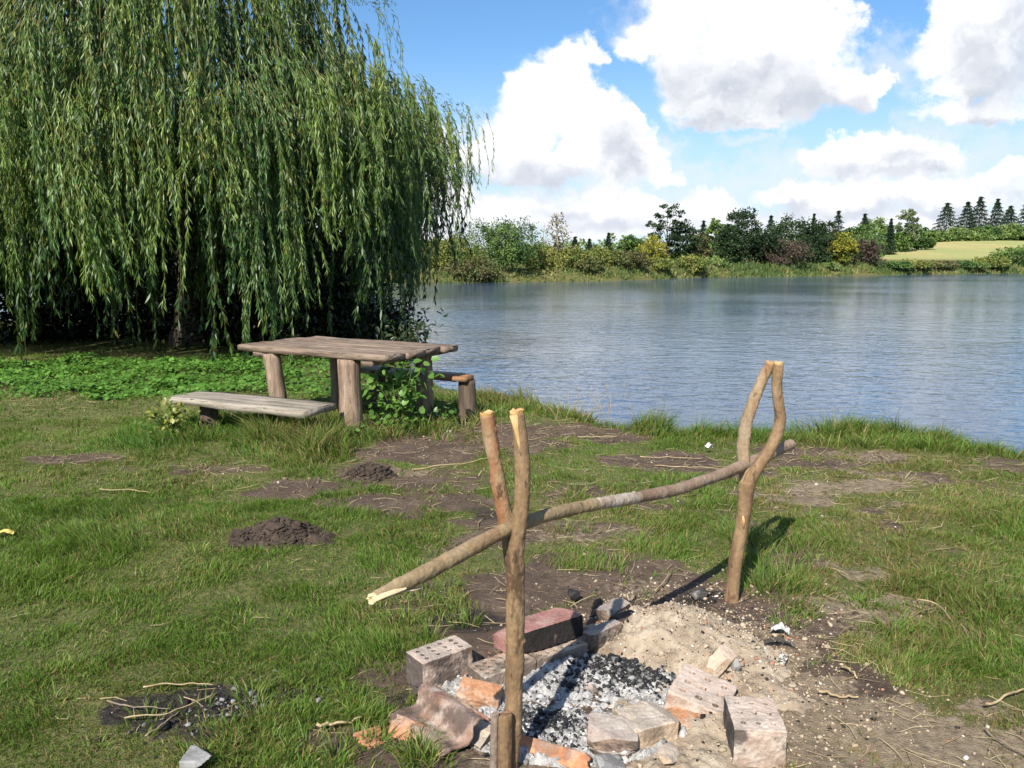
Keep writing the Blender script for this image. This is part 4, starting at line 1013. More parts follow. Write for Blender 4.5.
def plank(L, W, T, x0=0, y0=0, z0=0, seed=0, wav=.015, n=40, taper=0.0):
    """board along x, wavy edges, slightly cupped; z0 = top"""
    k = 16; V = []
    prof = []
    for i in range(k // 2): prof.append((-1 + 2 * i / (k // 2 - 1), 1))
    for i in range(k // 2): prof.append((1 - 2 * i / (k // 2 - 1), -1))
    for i in range(n):
        x = (i / (n - 1) - .5) * L
        wl = 1 + wav / W * 4 * (vnoise(x * 3.1, 1.5, seed=seed) - .5) - taper * abs(i / (n - 1) - .5)
        sh = wav * 2 * (vnoise(x * 2.3, 7.5, seed=seed) - .5)
        for (a, b) in prof:
            ed = .003 if abs(a) > .99 else 0
            z = z0 - (T if b < 0 else 0) + (-ed if b > 0 else ed) + .010 * (vnoise(x * 2.1, a * 1.3 + 9, seed=seed) - .5) + .005 * (vnoise(x * 14, a * 5, seed=seed + 1) - .5)
            xe = x + (.03 * (vnoise(a * 2.2, 3.3 + i, seed=seed + 2) - .5) if i in (0, n - 1) else 0)
            V.append((x0 + xe, y0 + sh + a * W / 2 * wl, z))
    F = [(i * k + j, i * k + (j + 1) % k, (i + 1) * k + (j + 1) % k, (i + 1) * k + j) for i in range(n - 1) for j in range(k)]
    F += [tuple(range(k))[::-1], tuple((n - 1) * k + j for j in range(k))]
    return V, F
def log(mb, p0, p1, r, seed=0, flat=1.0):
    P = resample(np.array([p0, (np.array(p0) + np.array(p1)) / 2 + [.006, .004, 0], p1]), 16)
    mb.tube(P, np.linspace(r * 1.02, r * .98, 16), 18, na=.12, nf=9, seed=seed, flat=flat)
q = [at_z(377, 356, .75), at_z(458, 346, .75), at_z(319, 337.6, .75), at_z(238, 346, .75)]
c = sum(q) / 4; yaw = R(-30.5); TL, TW = 1.92, 1.14
TC = np.array([c[0], c[1], 0])
t = thing('picnic_table', 'weathered wooden picnic table on thick log legs by the willow', 'table', (c[0], c[1], 0), yaw)
ca, sa = math.cos(-yaw), math.sin(-yaw)
def loc_(p): d = np.asarray(p)[:2] - TC[:2]; return np.array([d[0] * ca - d[1] * sa, d[0] * sa + d[1] * ca])
top = thing('tabletop', None, None); top.parent = t
w = [.32, .285, .285, .25]; y = -TW / 2
for i, wi in enumerate(w):
    mb = MB(); mb.add(*plank(TL - (.05, .0, .03, .02)[i], wi - .003, .058, (.01, 0, -.01, .02)[i], y + wi / 2, .765 - (0, .004, .0, .006)[i], 40 + i, .006)); y += wi
    mb.build('board', PLANK, t)
bpy.data.objects.remove(top)
for i, xb in enumerate((-.64, .74)):
    mb = MB(); V, F = plank(TW + (.05 if i else 0), .13, .045, 0, 0, .703, 60 + i, .004); V = [(xb - v[1], v[0] + (.03 if i else 0), v[2]) for v in V]; mb.add(V, F); mb.build('crosspiece', PLANK, t)
for i, (px, py, Y, r, tl) in enumerate([(351, 434, 7.30, .105, (0, 0)), (425, 419, 7.97, .085, (0, 0)), (282, 426, 7.80, .085, (-.07, .0)), (338, 404, 8.75, .08, (0, 0))]):
    b = at_y(px, py, Y); l = loc_(b); dl = (tl[0] * ca - tl[1] * sa, tl[0] * sa + tl[1] * ca)
    mb = MB(); log(mb, (l[0], l[1], -.12), (l[0] + dl[0], l[1] + dl[1], .70 if i else .703), r, 70 + i)
    mb.build('leg', LOG, t)
# near bench
q = [at_z(162, 399, .32), at_z(332, 404, .32), at_z(305, 413, .32), at_z(207, 391.5, .32)]
c = sum(q) / 4; yaw = R(-25)
t = thing('bench', 'grey plank bench on short posts in front of the picnic table', 'bench', (c[0], c[1], 0), yaw, 'benches at the picnic table')
mb = MB(); mb.add(*plank(1.64, .46, .06, 0, 0, .335, 80, .022)); mb.build('seat', BENCHW, t)
ca, sa = math.cos(-yaw), math.sin(-yaw)
for i, xl in enumerate((-.50, .18)):
    mb = MB(); log(mb, (xl, -.02, -.12), (xl, 0, .28), .095, 83 + i, .8); mb.build('leg', LOG_SHADE, t)
# far bench, its near end broken and bare
st = at_y(467, 416, 8.10); yaw = R(-30)
u = np.array([math.cos(yaw), math.sin(yaw)]); c = st[:2] - u * .62
t = thing('bench', 'half hidden bench behind the picnic table with a broken orange end', 'bench', (c[0], c[1], 0), yaw, 'benches at the picnic table')
mb = MB(); mb.add(*plank(1.30, .30, .055, -.12, .05, .425, 90, .012)); mb.build('seat', BENCHW, t)
mb = MB(); V, F = plank(.42, .17, .05, .47, -.04, .436, 93, .014, 18); mb.add(V, F)
for k in range(6): mb.tube([(.55, -.08 + k * .025, .425), (.66 + .02 * (k % 3), -.08 + k * .026, .43 + .01 * (k % 2))], [.012, .003], 5)
mb.build('broken_end', BROKEN, t)
for i, xl in enumerate((.62, -.55)):
    mb = MB(); log(mb, (xl, 0, -.15), (xl, 0, .385), .095, 95 + i, .9); mb.build('leg', LOG_SHADE, t)
# ------------------------------------------------------------------ leaves as small folded faces
def leaf_faces(C, D, Nn, l, w, col):
    """one lance-shaped leaf per point: base C, direction D, face normal Nn -> two triangles folded on the midrib"""
    n = len(C)
    S = np.cross(D, Nn); S /= np.linalg.norm(S, axis=1)[:, None] + 1e-9
    U = np.cross(S, D)
    l = np.asarray(l)[:, None]; w = np.asarray(w)[:, None]
    mid = C + D * l * .45
    V = np.stack([C, mid + S * w * .5 + U * w * .18, C + D * l, mid - S * w * .5 + U * w * .18], 1).reshape(-1, 3)
    b = (np.arange(n) * 4)[:, None]
    F = np.concatenate([b + [0, 1, 2], b + [0, 2, 3]], 1).reshape(-1, 3)
    return V, F, np.repeat(col, 4, 0)
def unit(n):
    v = rng.normal(size=(n, 3)); return v / np.linalg.norm(v, axis=1)[:, None]
LEAF_W = leaf_mat('willow_leaf', .22, .42, .4, (1.1, 1.25, .45))
LEAF_F = leaf_mat('far_leaf', .22, .6, .2, (1.1, 1.2, .5))
LEAF_B = leaf_mat('broad_leaf', .30, .40, .4)
TRUNK_D = stone_mat('dark_trunk_bark', [(.3, (.045, .035, .028)), (.6, (.10, .08, .06)), (.8, (.16, .13, .10))], 6, .9, .8, 40, (), (1, 1, .3))
TRUNK_P = stone_mat('pale_trunk_bark', [(.3, (.20, .17, .13)), (.6, (.36, .32, .26)), (.8, (.45, .41, .35))], 6, .9, .6, 40, (), (1, 1, .3))
TWIG = stone_mat('yellow_twig', [(.3, (.10, .11, .035)), (.6, (.17, .16, .05))], 9, .7, .2, 40)

# ------------------------------------------------------------------ the weeping willow
WX, WY = -6.1, 15.6
WZ = float(ground_z(WX, WY))
tw = thing('willow_tree', 'big weeping willow hanging over the picnic table on the left', 'tree', (WX, WY, WZ))
wo = np.array([WX, WY, WZ])
mb = MB(); limbs = []
tr = resample([(0, 0, -.3), (.1, -.05, .8), (.0, .1, 1.9), (.25, .0, 3.0)], 18); mb.tube(tr, np.linspace(.50, .34, 18) * (1 + .35 * np.exp(-np.linspace(0, 5, 18))), 16, na=.2, nf=2.5)
for k in range(11):
    a = k / 11 * 6.28 + rng.uniform(-.2, .2); L = rng.uniform(2.6, 3.9); z1 = rng.uniform(4.6, 6.2)
    P = resample([(.1, .05, 2.2 + .06 * k), (math.cos(a) * L * .35, math.sin(a) * L * .35, z1 * .72), (math.cos(a) * L * .7, math.sin(a) * L * .7, z1 * .98), (math.cos(a) * L, math.sin(a) * L, z1 * .92)], 18)
    mb.tube(P, np.linspace(.16, .03, 18), 9, na=.12, nf=4); limbs.append(P)
mb.build('trunk', TRUNK_D, tw)
def ztop(r): return 8.3 - .155 * r * r
S_pts, S_col, S_r = [], [], []
LC, LD, LN, LL, LW_, LCOL = [], [], [], [], [], []
def strand(x0, y0, z0, length, ox, oy, dens, lsize, tone, sway, lw=1.0):
    n = max(6, int(length * 9)); s = np.linspace(0, 1, n)
    arc = .55 * length * .22
    # leaves the limb outward, then hangs
    out_ = (1 - np.exp(-s * 5)) * arc
    x = x0 + ox * out_ + sway[0] * s ** 1.5 + .05 * np.sin(s * 9 + sway[2] * 7) * s; y = y0 + oy * out_ + sway[1] * s ** 1.5 + .05 * np.cos(s * 8 + sway[2] * 5) * s
    z = z0 + .16 * np.sin(np.clip(s * 4, 0, math.pi)) - length * s ** 1.12
    P = np.stack([x, y, z], -1)
    k = z > .06
    if k.sum() < 5: return
    P = P[k]; S_pts.append(P)
    nl = int(length * dens * k.mean())
    t = rng.uniform(.06, 1, nl) ** .9 * (len(P) - 1.001); i = t.astype(int); f = (t - i)[:, None]
    c = P[i] * (1 - f) + P[i + 1] * f; T = P[i + 1] - P[i]; T /= np.linalg.norm(T, axis=1)[:, None]
    r = unit(nl); r[:, 2] *= .3; D = T * 1.0 + r * rng.uniform(.25, .8, (nl, 1)); D[:, 2] -= .25; D /= np.linalg.norm(D, axis=1)[:, None]
    LC.append(c); LD.append(D); LN.append(unit(nl)); LL.append(lsize * rng.uniform(.65, 1.25, nl)); LW_.append(lsize * .125 * lw * rng.uniform(.7, 1.2, nl))
    base = np.array([.062, .138, .032]) * (1 - tone) + np.array([.195, .275, .045]) * tone
    v = rng.random((nl, 1))
    if lw > 1.5: base = base * .55  # shade inside the crown put into the colour of the inner leaves
    cc_ = np.where((v < .12) & (lw < 1.5), np.array([[.15, .23, .10]]), base) * rng.uniform(.7, 1.3, (nl, 1))      # some show the silvery underside
    cc_ = np.where(rng.random((nl, 1)) < .03, [[.22, .22, .05]], cc_)
    LCOL.append(cc_)
def bunch(x, y, zs, zb, n, spread, dens, ls, tone, lw=1.0):
    if x > 2.5: zs = min(zs, 5.15 - .42 * (x - 2.5) + rng.normal(0, .12)); n = max(2, int(n * (1 - .72 * float(sstep(3.5, 4.9, x)))))
    if zs - zb < .7: zb = zs - .9
    r = math.hypot(x, y); ox, oy = (x / r, y / r) if r > .1 else (0, 1)
    sx, sy = rng.normal(0, .18, 2)
    for _ in range(n):
        x0, y0 = x + rng.normal(0, spread), y + rng.normal(0, spread)
        z0 = zs + rng.normal(0, .25); L = max(.5, (z0 - zb) * rng.uniform(.55, 1.05))
        strand(x0, y0, z0, L, ox, oy, dens, ls, np.clip(tone + rng.normal(0, .12), 0, 1), (sx + rng.normal(0, .08), sy + rng.normal(0, .08), rng.random()), lw)
# front and side curtains: sprays of neighbouring bunches with gaps between the sprays
for k in range(64):
    a0 = math.pi * (1.0 + 1.08 * (k + rng.uniform(-.3, .3)) / 64) if k % 6 else rng.uniform(0, 6.28); r0 = rng.uniform(3.7, 5.2)
    zt0 = ztop(r0) * rng.uniform(.66, 1.0); zb0 = rng.uniform(.25, 1.0) if rng.random() < .2 else rng.uniform(1.3, 3.2); tone0 = rng.beta(.7, 1.0)
    if math.cos(a0) < -.6: zb0 = rng.uniform(.1, 1.2)
    for j in range(3):
        a = a0 + rng.normal(0, .035); r = r0 + rng.normal(0, .16)
        x, y = r * math.cos(a), r * math.sin(a) * .93
        zt = zt0 + rng.normal(0, .25); zb = zb0 + rng.normal(0, .4)
        if x > 3.3: zb += .9 * (x - 3.3) + .2
        if x > 4.6: zt = min(zt, 4.0); zb = max(zb, 2.4)
        if zt - zb < .8: zb = zt - rng.uniform(.8, 1.8)
        bunch(x, y, zt, max(.05, zb), rng.integers(9, 15), .11, 56, .13, np.clip(tone0 + rng.normal(0, .1), 0, 1))
# tiered shorter sprays high on the dome
for k in range(100):
    a = rng.uniform(math.pi * .95, math.pi * 2.1); r = rng.uniform(1.2, 4.9)
    x, y = r * math.cos(a), r * math.sin(a) * .95; zt = ztop(r) * rng.uniform(.85, 1.03)
    bunch(x, y, zt, zt - rng.uniform(1.2, 2.6), rng.integers(5, 11), .15, 50, .125, rng.beta(.7, 1.3))
# the back half and the deep inside: coarse and dense
for k in range(330):
    a = rng.uniform(0, 6.28); r = rng.uniform(.8, 4.9) if k % 3 else rng.uniform(3.4, 5.0)
    x, y = r * math.cos(a), r * math.sin(a) * .95
    if y < -2.6 and k % 3 == 0: continue
    zt = ztop(r) * rng.uniform(.7, 1.0); zb = rng.uniform(.15, 1.3) + max(0, x - 3.4) * 1.0
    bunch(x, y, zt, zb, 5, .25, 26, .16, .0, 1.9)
# a few loose trailing sprays over the water on the right
for (px, py, L, n) in [(482, 118, 1.15, 3), (468, 118, 1.3, 3), (455, 105, 1.7, 4), (445, 112, 2.2, 4), (430, 95, 2.4, 5), (415, 88, 2.6, 5), (452, 150, 2.0, 3), (438, 160, 2.3, 4), (402, 80, 2.4, 5), (390, 40, 1.6, 4), (395, 4, .8, 3), (378, 10, 1.0, 4), (368, 30, 1.3, 4), (455, 200, 1.5, 3), (420, 140, 2.8, 5), (405, 170, 2.6, 6), (425, 190, 2.0, 4), (385, 120, 3.0, 6), (370, 100, 3.0, 6)]:
    p = at_y(px, py, 15.2 + rng.uniform(-.8, .6)) - wo; ox, oy = 1.0, 0.0
    for _ in range(n):
        strand(p[0] - .1 + rng.normal(0, .09), p[1] + rng.normal(0, .3), p[2] + rng.normal(0, .12), L * rng.uniform(.6, 1.0), ox, oy, 36, .105, .25, (rng.normal(.05, .08), rng.normal(0, .1), rng.random()))
# arching twigs that carry those sprays
for (p0, p1, p2) in [((330, 70), (420, 84), (486, 120)), ((320, 50), (400, 78), (470, 122)), ((300, 10), (350, 0), (398, 4)), ((340, 110), (410, 115), (455, 150))]:
    q = [at_y(p[0], p[1], 15.2) - wo for p in (p0, p1, p2)]; P = resample(q, 16); S_pts.append(P)
    nl = 160; i = rng.integers(0, 15, nl); c = P[i] + rng.normal(0, .05, (nl, 3)); D = unit(nl); D[:, 2] -= .9; D[:, 0] += .5; D /= np.linalg.norm(D, axis=1)[:, None]
    LC.append(c); LD.append(D); LN.append(unit(nl)); LL.append(.10 * rng.uniform(.7, 1.2, nl)); LW_.append(.016 * rng.uniform(.7, 1.2, nl)); LCOL.append(np.array([.08, .12, .032]) * rng.uniform(.7, 1.3, (nl, 1)))
V, F, c = leaf_faces(*map(np.concatenate, (LC, LD, LN, LL, LW_, LCOL)))
link('foliage', mesh_quads('foliage', V, F, False, c), LEAF_W, tw)
# the hanging twigs themselves: thin three sided tubes in one mesh
VV, FF, nv = [], [], 0
for P in S_pts:
    n = len(P); r = np.linspace(.007, .002, n)[:, None]
    tri = [np.array([1, 0, 0]), np.array([-.5, .87, 0]), np.array([-.5, -.87, 0])]
    VV.append(np.stack([P + r * t for t in tri], 1).reshape(-1, 3)); i = (np.arange(n - 1) * 3 + nv)[:, None]
    FF.append(np.concatenate([i + [0, 1, 4, 3], i + [1, 2, 5, 4], i + [2, 0, 3, 5]]).reshape(-1, 4)); nv += n * 3
link('twigs', mesh_quads('twigs', np.concatenate(VV), np.concatenate(FF), True), TWIG, tw)

# ------------------------------------------------------------------ broad-leaved plants
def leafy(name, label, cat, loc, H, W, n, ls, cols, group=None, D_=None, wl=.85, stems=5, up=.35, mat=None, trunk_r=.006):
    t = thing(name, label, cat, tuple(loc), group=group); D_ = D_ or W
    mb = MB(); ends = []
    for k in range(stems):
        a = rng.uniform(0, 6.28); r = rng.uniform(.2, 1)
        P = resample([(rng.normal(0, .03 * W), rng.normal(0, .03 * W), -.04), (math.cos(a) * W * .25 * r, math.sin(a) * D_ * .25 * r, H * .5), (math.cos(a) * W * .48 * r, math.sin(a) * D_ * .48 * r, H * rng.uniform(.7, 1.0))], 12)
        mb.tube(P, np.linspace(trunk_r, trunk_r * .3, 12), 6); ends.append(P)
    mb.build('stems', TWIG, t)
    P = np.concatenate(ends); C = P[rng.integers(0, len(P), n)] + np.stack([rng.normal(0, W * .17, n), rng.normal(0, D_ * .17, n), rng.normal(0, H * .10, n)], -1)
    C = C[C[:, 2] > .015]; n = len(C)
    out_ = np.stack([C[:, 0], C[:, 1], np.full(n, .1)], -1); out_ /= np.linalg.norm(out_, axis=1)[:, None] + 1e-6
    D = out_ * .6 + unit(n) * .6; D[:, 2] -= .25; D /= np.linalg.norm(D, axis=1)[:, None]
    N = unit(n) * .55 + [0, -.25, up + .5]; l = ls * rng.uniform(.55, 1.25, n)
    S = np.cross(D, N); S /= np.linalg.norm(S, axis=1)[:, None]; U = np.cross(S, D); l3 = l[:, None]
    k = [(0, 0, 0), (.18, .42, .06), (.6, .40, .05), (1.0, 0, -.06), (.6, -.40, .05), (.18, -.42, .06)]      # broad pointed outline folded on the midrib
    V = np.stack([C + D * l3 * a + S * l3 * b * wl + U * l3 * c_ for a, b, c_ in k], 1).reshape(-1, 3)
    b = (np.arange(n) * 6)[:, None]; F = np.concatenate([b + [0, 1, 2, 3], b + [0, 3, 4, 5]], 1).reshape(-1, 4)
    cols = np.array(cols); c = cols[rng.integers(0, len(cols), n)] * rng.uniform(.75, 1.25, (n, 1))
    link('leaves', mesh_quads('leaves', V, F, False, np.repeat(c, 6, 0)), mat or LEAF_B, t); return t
GRN = [(.055, .13, .025), (.075, .16, .03), (.10, .19, .04)]
def gpt(px, py, Y): p = at_y(px, py, Y); p[2] = float(ground_z(p[0], p[1])); return p
leafy('climbing_plant', 'leafy green plant growing up between the table legs', 'plant', gpt(399, 420, 7.38), .66, .54, 400, .075, [(.075, .17, .03), (.10, .21, .04), (.13, .24, .05)], D_=.34, stems=9)
leafy('low_plant', 'low round leaved plant at the foot of the right table leg', 'plant', gpt(434, 422, 7.75), .18, .35, 60, .075, GRN)
leafy('yellowing_plant', 'yellowing leafy plant under the left end of the near bench', 'plant', gpt(168, 432, 7.2), .34, .46, 260, .055, [(.24, .24, .05), (.17, .20, .045), (.10, .15, .035)], stems=8)
leafy('low_plant', 'low green weed beside the front log leg of the table', 'plant', gpt(352, 437, 7.1), .16, .26, 70, .045, GRN)
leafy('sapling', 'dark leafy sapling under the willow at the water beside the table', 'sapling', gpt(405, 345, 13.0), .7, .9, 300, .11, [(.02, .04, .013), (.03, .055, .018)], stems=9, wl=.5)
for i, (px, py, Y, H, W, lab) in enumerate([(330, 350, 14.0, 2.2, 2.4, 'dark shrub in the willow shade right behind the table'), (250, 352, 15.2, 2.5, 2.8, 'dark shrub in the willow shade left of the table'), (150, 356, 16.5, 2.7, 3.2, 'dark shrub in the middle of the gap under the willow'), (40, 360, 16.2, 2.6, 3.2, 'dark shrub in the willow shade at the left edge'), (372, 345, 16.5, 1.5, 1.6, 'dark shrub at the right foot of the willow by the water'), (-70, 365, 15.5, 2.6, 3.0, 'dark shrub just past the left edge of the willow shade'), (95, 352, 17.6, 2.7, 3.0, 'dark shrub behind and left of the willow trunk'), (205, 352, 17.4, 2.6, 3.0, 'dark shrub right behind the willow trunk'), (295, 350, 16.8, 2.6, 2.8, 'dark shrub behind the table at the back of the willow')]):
    leafy('undergrowth_shrub', lab, 'shrub', gpt(px, py, Y), H, W, 7500, .13, [(.010, .018, .007), (.014, .024, .009), (.02, .028, .011)], group='dark shrubs under the willow', stems=22, trunk_r=.016, wl=.5)  # near-black leaves: shade beneath the willow painted into their colour
# bright ground cover in front of the willow
n = 30000; px = rng.uniform(-120, 420, n); py = rng.uniform(361, 402, n)
k = rng.random(n) < sstep(404, 386, py + 14 * (fbm(px * .03, py * .06, seed=44) - .5) * 2) * (1 - .7 * sstep(230, 330, px)) ; px, py = px[k], py[k]
P = np.stack([at_z(a, b, 0) for a, b in zip(px, py)]); n = len(P); P[:, 2] = ground_z(P[:, 0], P[:, 1]) + rng.uniform(.02, .10, n) * (.4 + 1.2 * sstep(.4, .75, fbm(P[:, 0] * 1.6, P[:, 1] * 1.6, seed=45)))
N = unit(n) * .5 + [0, -.2, 1]; N /= np.linalg.norm(N, axis=1)[:, None]; D = unit(n); D -= N * (D * N).sum(1)[:, None]; D /= np.linalg.norm(D, axis=1)[:, None]; S = np.cross(D, N); l = rng.lognormal(-3.45, .35, n)[:, None] * (.8 + .6 * fbm(P[:, 0], P[:, 1], seed=46))[:, None]
V = np.stack([P - D * l * .6, P + S * l * .6 - D * l * .1, P + D * l * .6, P - S * l * .6 - D * l * .1], 1).reshape(-1, 3)
c = np.array(GRN)[rng.integers(0, 3, n)] * np.array([1.15, 1.2, 1.0]) * rng.uniform(.6, 1.3, (n, 1)) * (.65 + .8 * fbm(P[:, 0] * 1.2, P[:, 1] * 1.2, seed=47))[:, None]
tag(link('ground_cover', mesh_quads('ground_cover', V, (np.arange(n) * 4)[:, None] + [0, 1, 2, 3], False, np.repeat(c, 4, 0)), LEAF_B), kind='stuff')

# dead stems at the water's edge
mb = MB(); c0 = gpt(590, 408, 8.3)
for k in range(16):
    p = np.array([rng.normal(0, .28), rng.normal(0, .12), -.02]); a = rng.normal(0, .35)
    mb.tube(resample([p, p + [a * .15, 0, .2], p + [a * .4, rng.normal(0, .05), rng.uniform(.25, .5)]], 8), np.linspace(.004, .0015, 8), 5)
tag(mb.build('dry_sedge', STRAW, None, loc=tuple(c0)), kind='stuff')

# ------------------------------------------------------------------ far shore
def crown(kind, H, W, n, ls, cols, seed):
    r_ = np.random.default_rng(seed)
    if kind == 'spruce':
        z = H * (1 - r_.random(n) ** 1.0 * .97); a = r_.uniform(0, 6.28, n); lev = np.where(r_.random(n) < .55, np.round(z / H * 11 + a * .12 + r_.normal(0, .22, n)) / 11 * H, z); lev = np.minimum(lev, .955 * H + .045 * z)
        rad = (.03 + .97 * (1 - z / H) ** .85) * W * .74 * (.75 + .5 * fbm(a * 2, z * 1.3, seed=seed, octv=2)); q = np.sqrt(r_.uniform(.02, 1, n)) * r_.uniform(.75, 1.1, n)
        C = np.stack([rad * q * np.cos(a), rad * q * np.sin(a), lev - q * rad * .35 + r_.normal(0, .04 * H / 8, n)], -1)
        D = np.stack([np.cos(a), np.sin(a), np.full(n, -.35)], -1) + r_.normal(0, .3, (n, 3)); N = r_.normal(0, .7, (n, 3)) + [0, -.5, .6]
    else:
        m = {'bush': 80, 'broad': 80, 'open': 64, 'poplar': 70, 'twiggy': 60}[kind]
        u = r_.normal(size=(m, 3)); u /= np.linalg.norm(u, axis=1)[:, None]; rr = r_.uniform(.35, 1.0, (m, 1)) ** .6
        ctr = u * rr * [W / 2 * .82, W / 2 * .82, H * .40]; 
        z0 = {'bush': .42, 'broad': .55, 'open': .64, 'poplar': .52, 'twiggy': .48}[kind] * H
        ctr[:, 2] += z0
        if kind in ('bush', 'twiggy'): ctr[:, 2] = np.abs(ctr[:, 2]) * 1.0
        if kind == 'open': ctr[:, :2] *= 1.1
        ctr[:, :2] *= (1 - .25 * (ctr[:, 2:] / H))
        cr = W * r_.uniform(.05, .17, m) * (.62 if kind == 'open' else 1.0)
        i = r_.integers(0, m, n); d = r_.normal(size=(n, 3)); d /= np.linalg.norm(d, axis=1)[:, None]
        C = ctr[i] + d * (r_.random((n, 1)) ** .45) * cr[i][:, None] * [1, 1, .8]
        C[:, 2] = np.maximum(C[:, 2], .05 * H * r_.random(n))
        D = d + r_.normal(0, .5, (n, 3)); N = d * .6 + r_.normal(0, .5, (n, 3)) + [0, -.1, .4]
    if kind != 'spruce': C[:, 2] *= H / np.percentile(C[:, 2], 99.6); C[:, :2] *= W * .5 / np.percentile(np.abs(C[:, :2]), 98.5)
    D /= np.linalg.norm(D, axis=1)[:, None]; N /= np.linalg.norm(N, axis=1)[:, None]
    cols = np.array(cols); k = fbm(C[:, 0] * 3 / W + seed, C[:, 2] * 3 / W, C[:, 1] * 3 / W, seed, 3)
    idx = np.clip((k - .3) / .4 * len(cols) + r_.normal(0, .5, n), 0, len(cols) - 1).astype(int)
    c = cols[idx] * r_.uniform(.75, 1.25, (n, 1))
    return leaf_faces(C - D * ls * .5, D, N, ls * r_.uniform(.6, 1.3, n), ls * r_.uniform(.55, .9, n), c)
C_GREEN = [(0.055, 0.105, 0.031), (0.086, 0.153, 0.041), (0.125, 0.196, 0.051)]
C_DARK = [(0.021, 0.042, 0.018), (0.03, 0.057, 0.022), (0.045, 0.078, 0.03)]
C_SPRUCE = [(0.018, 0.039, 0.024), (0.027, 0.051, 0.03), (0.039, 0.066, 0.036)]
C_YEL = [(0.135, 0.162, 0.027), (0.216, 0.223, 0.03), (0.297, 0.27, 0.041)]
C_OLIVE = [(0.11, 0.147, 0.035), (0.172, 0.199, 0.048), (0.235, 0.242, 0.064)]
C_BROWN = [(0.099, 0.096, 0.041), (0.144, 0.128, 0.054), (0.111, 0.135, 0.047)]
C_PURP = [(0.078, 0.055, 0.044), (0.111, 0.081, 0.062), (0.091, 0.085, 0.046)]
C_LIGHT = [(0.096, 0.16, 0.048), (0.144, 0.216, 0.064), (0.192, 0.256, 0.08)]
C_SILV = [(0.135, 0.18, 0.09), (0.195, 0.24, 0.128)]
cnt = [100]
def far_tree(name, label, cat, px, D, ytop, wpx, kind, cols, group, n=1500, ls=None, trunk=TRUNK_D, ybase=None):
    """px bearing, D distance, height from the sight line to its top, width in px at that distance"""
    x = (px - 512) / FPX * D * 1.0; g0 = float(ground_z(x, D)) - .1
    H = float(at_y(px, ytop, D)[2] - g0); W = wpx / FPX * D
    H = max(H, .8)
    if kind == 'spruce': W *= rng.uniform(.8, 1.25)
    t = thing(name, label, cat, (x, D, g0), group=group); cnt[0] += 1
    V, F, c = crown(kind, H, W, int(n * (1.9 if kind != 'spruce' else 3.2)), (ls or max(.14, D / FPX * 2.1)) * (1 if kind != 'spruce' else .62), cols, cnt[0])
    link('crown', mesh_quads('crown', V, F, False, c), LEAF_F, t)
    mb = MB(); r = max(.07, H * .014)
    mb.tube(resample([(0, 0, -.3), (r * .8, 0, H * .4), (r * .3, r * .5, H * (.85 if kind != 'spruce' else .995))], 10), np.linspace(r * 1.3, r * .25, 10), 8, na=.15)
    if kind in ('open', 'broad', 'twiggy', 'bush', 'poplar'):
        for k in range(9 if kind != 'twiggy' else 40):
            a = k * 2.4; h0 = H * (.15 + .5 * ((k * .37) % 1)); L = W * .42
            mb.tube(resample([(0, 0, h0), (math.cos(a) * L * .6, math.sin(a) * L * .6, h0 + H * .16), (math.cos(a) * L, math.sin(a) * L, min(H * .97, h0 + H * .28))], 7), np.linspace(r * .5, r * .1, 7), 5)
    mb.build('trunk', trunk, t); return t
BUSH = 'bushes on the far shore'; SPR = 'spruces beyond the pond'; TREES = 'trees on the far shore'
T = far_tree
def sf(px): return float(shore_far((px - 512) / FPX * 90))
def dist(px, back): # distance of the far water edge along a bearing, plus a setback
    D = 60.0
    for _ in range(30): D = float(shore_far((px - 512) / FPX * D))
    return D + back
# far left, seen through the hanging willow
for i, (px, yt, w, cols, nm, lab) in enumerate([
 (300, 225, 70, C_GREEN, 'bush', 'far green bush hidden behind the willow curtain, first from the left'), (352, 228, 62, C_OLIVE, 'bush', 'far olive bush behind the willow curtain, above the table'),
 (395, 232, 52, C_YEL, 'bush', 'far yellow bush seen through the willow tips'), (428, 238, 44, C_YEL, 'bush', 'far yellow green bush just right of the willow tips'), (455, 236, 48, C_OLIVE, 'bush', 'far olive bush left of the tall green one'),
 (488, 222, 66, C_GREEN, 'bush', 'far green rounded bush, left half of the tallest clump'), (512, 219, 56, C_GREEN, 'bush', 'tallest far green bush, right half of the clump'), (540, 243, 66, C_OLIVE, 'bush', 'broad far olive bush below the dead tree'), (572, 246, 40, C_OLIVE, 'bush', 'far olive bush right of the dead tree'),
 (598, 247, 48, C_OLIVE, 'bush', 'far olive bush below the small spruces'), (622, 251, 48, C_BROWN, 'bush', 'far brownish bush left of the yellow tree'), (650, 236, 32, C_YEL, 'bush', 'bright yellow small tree on the far shore, left of the dark oak'), (474, 258, 50, C_BROWN, 'bush', 'low far brownish bush at the water under the tall green clump'),
 (650, 258, 40, C_OLIVE, 'bush', 'low far olive bush at the water under the yellow tree'), (690, 255, 30, C_OLIVE, 'bush', 'low far olive bush right of the dark oak'), (710, 258, 30, C_LIGHT, 'bush', 'low far pale bush left of the dark tree mass'), (584, 256, 34, C_BROWN, 'bush', 'small far reddish brown bush at the water line')]):
    T('bush', lab, 'bush', px, dist(px, (3.5, 5.5)[i % 2]) - (1.5 if i >= 12 else 0), yt, w, nm, cols, BUSH, 2400 if w > 45 else 1500)
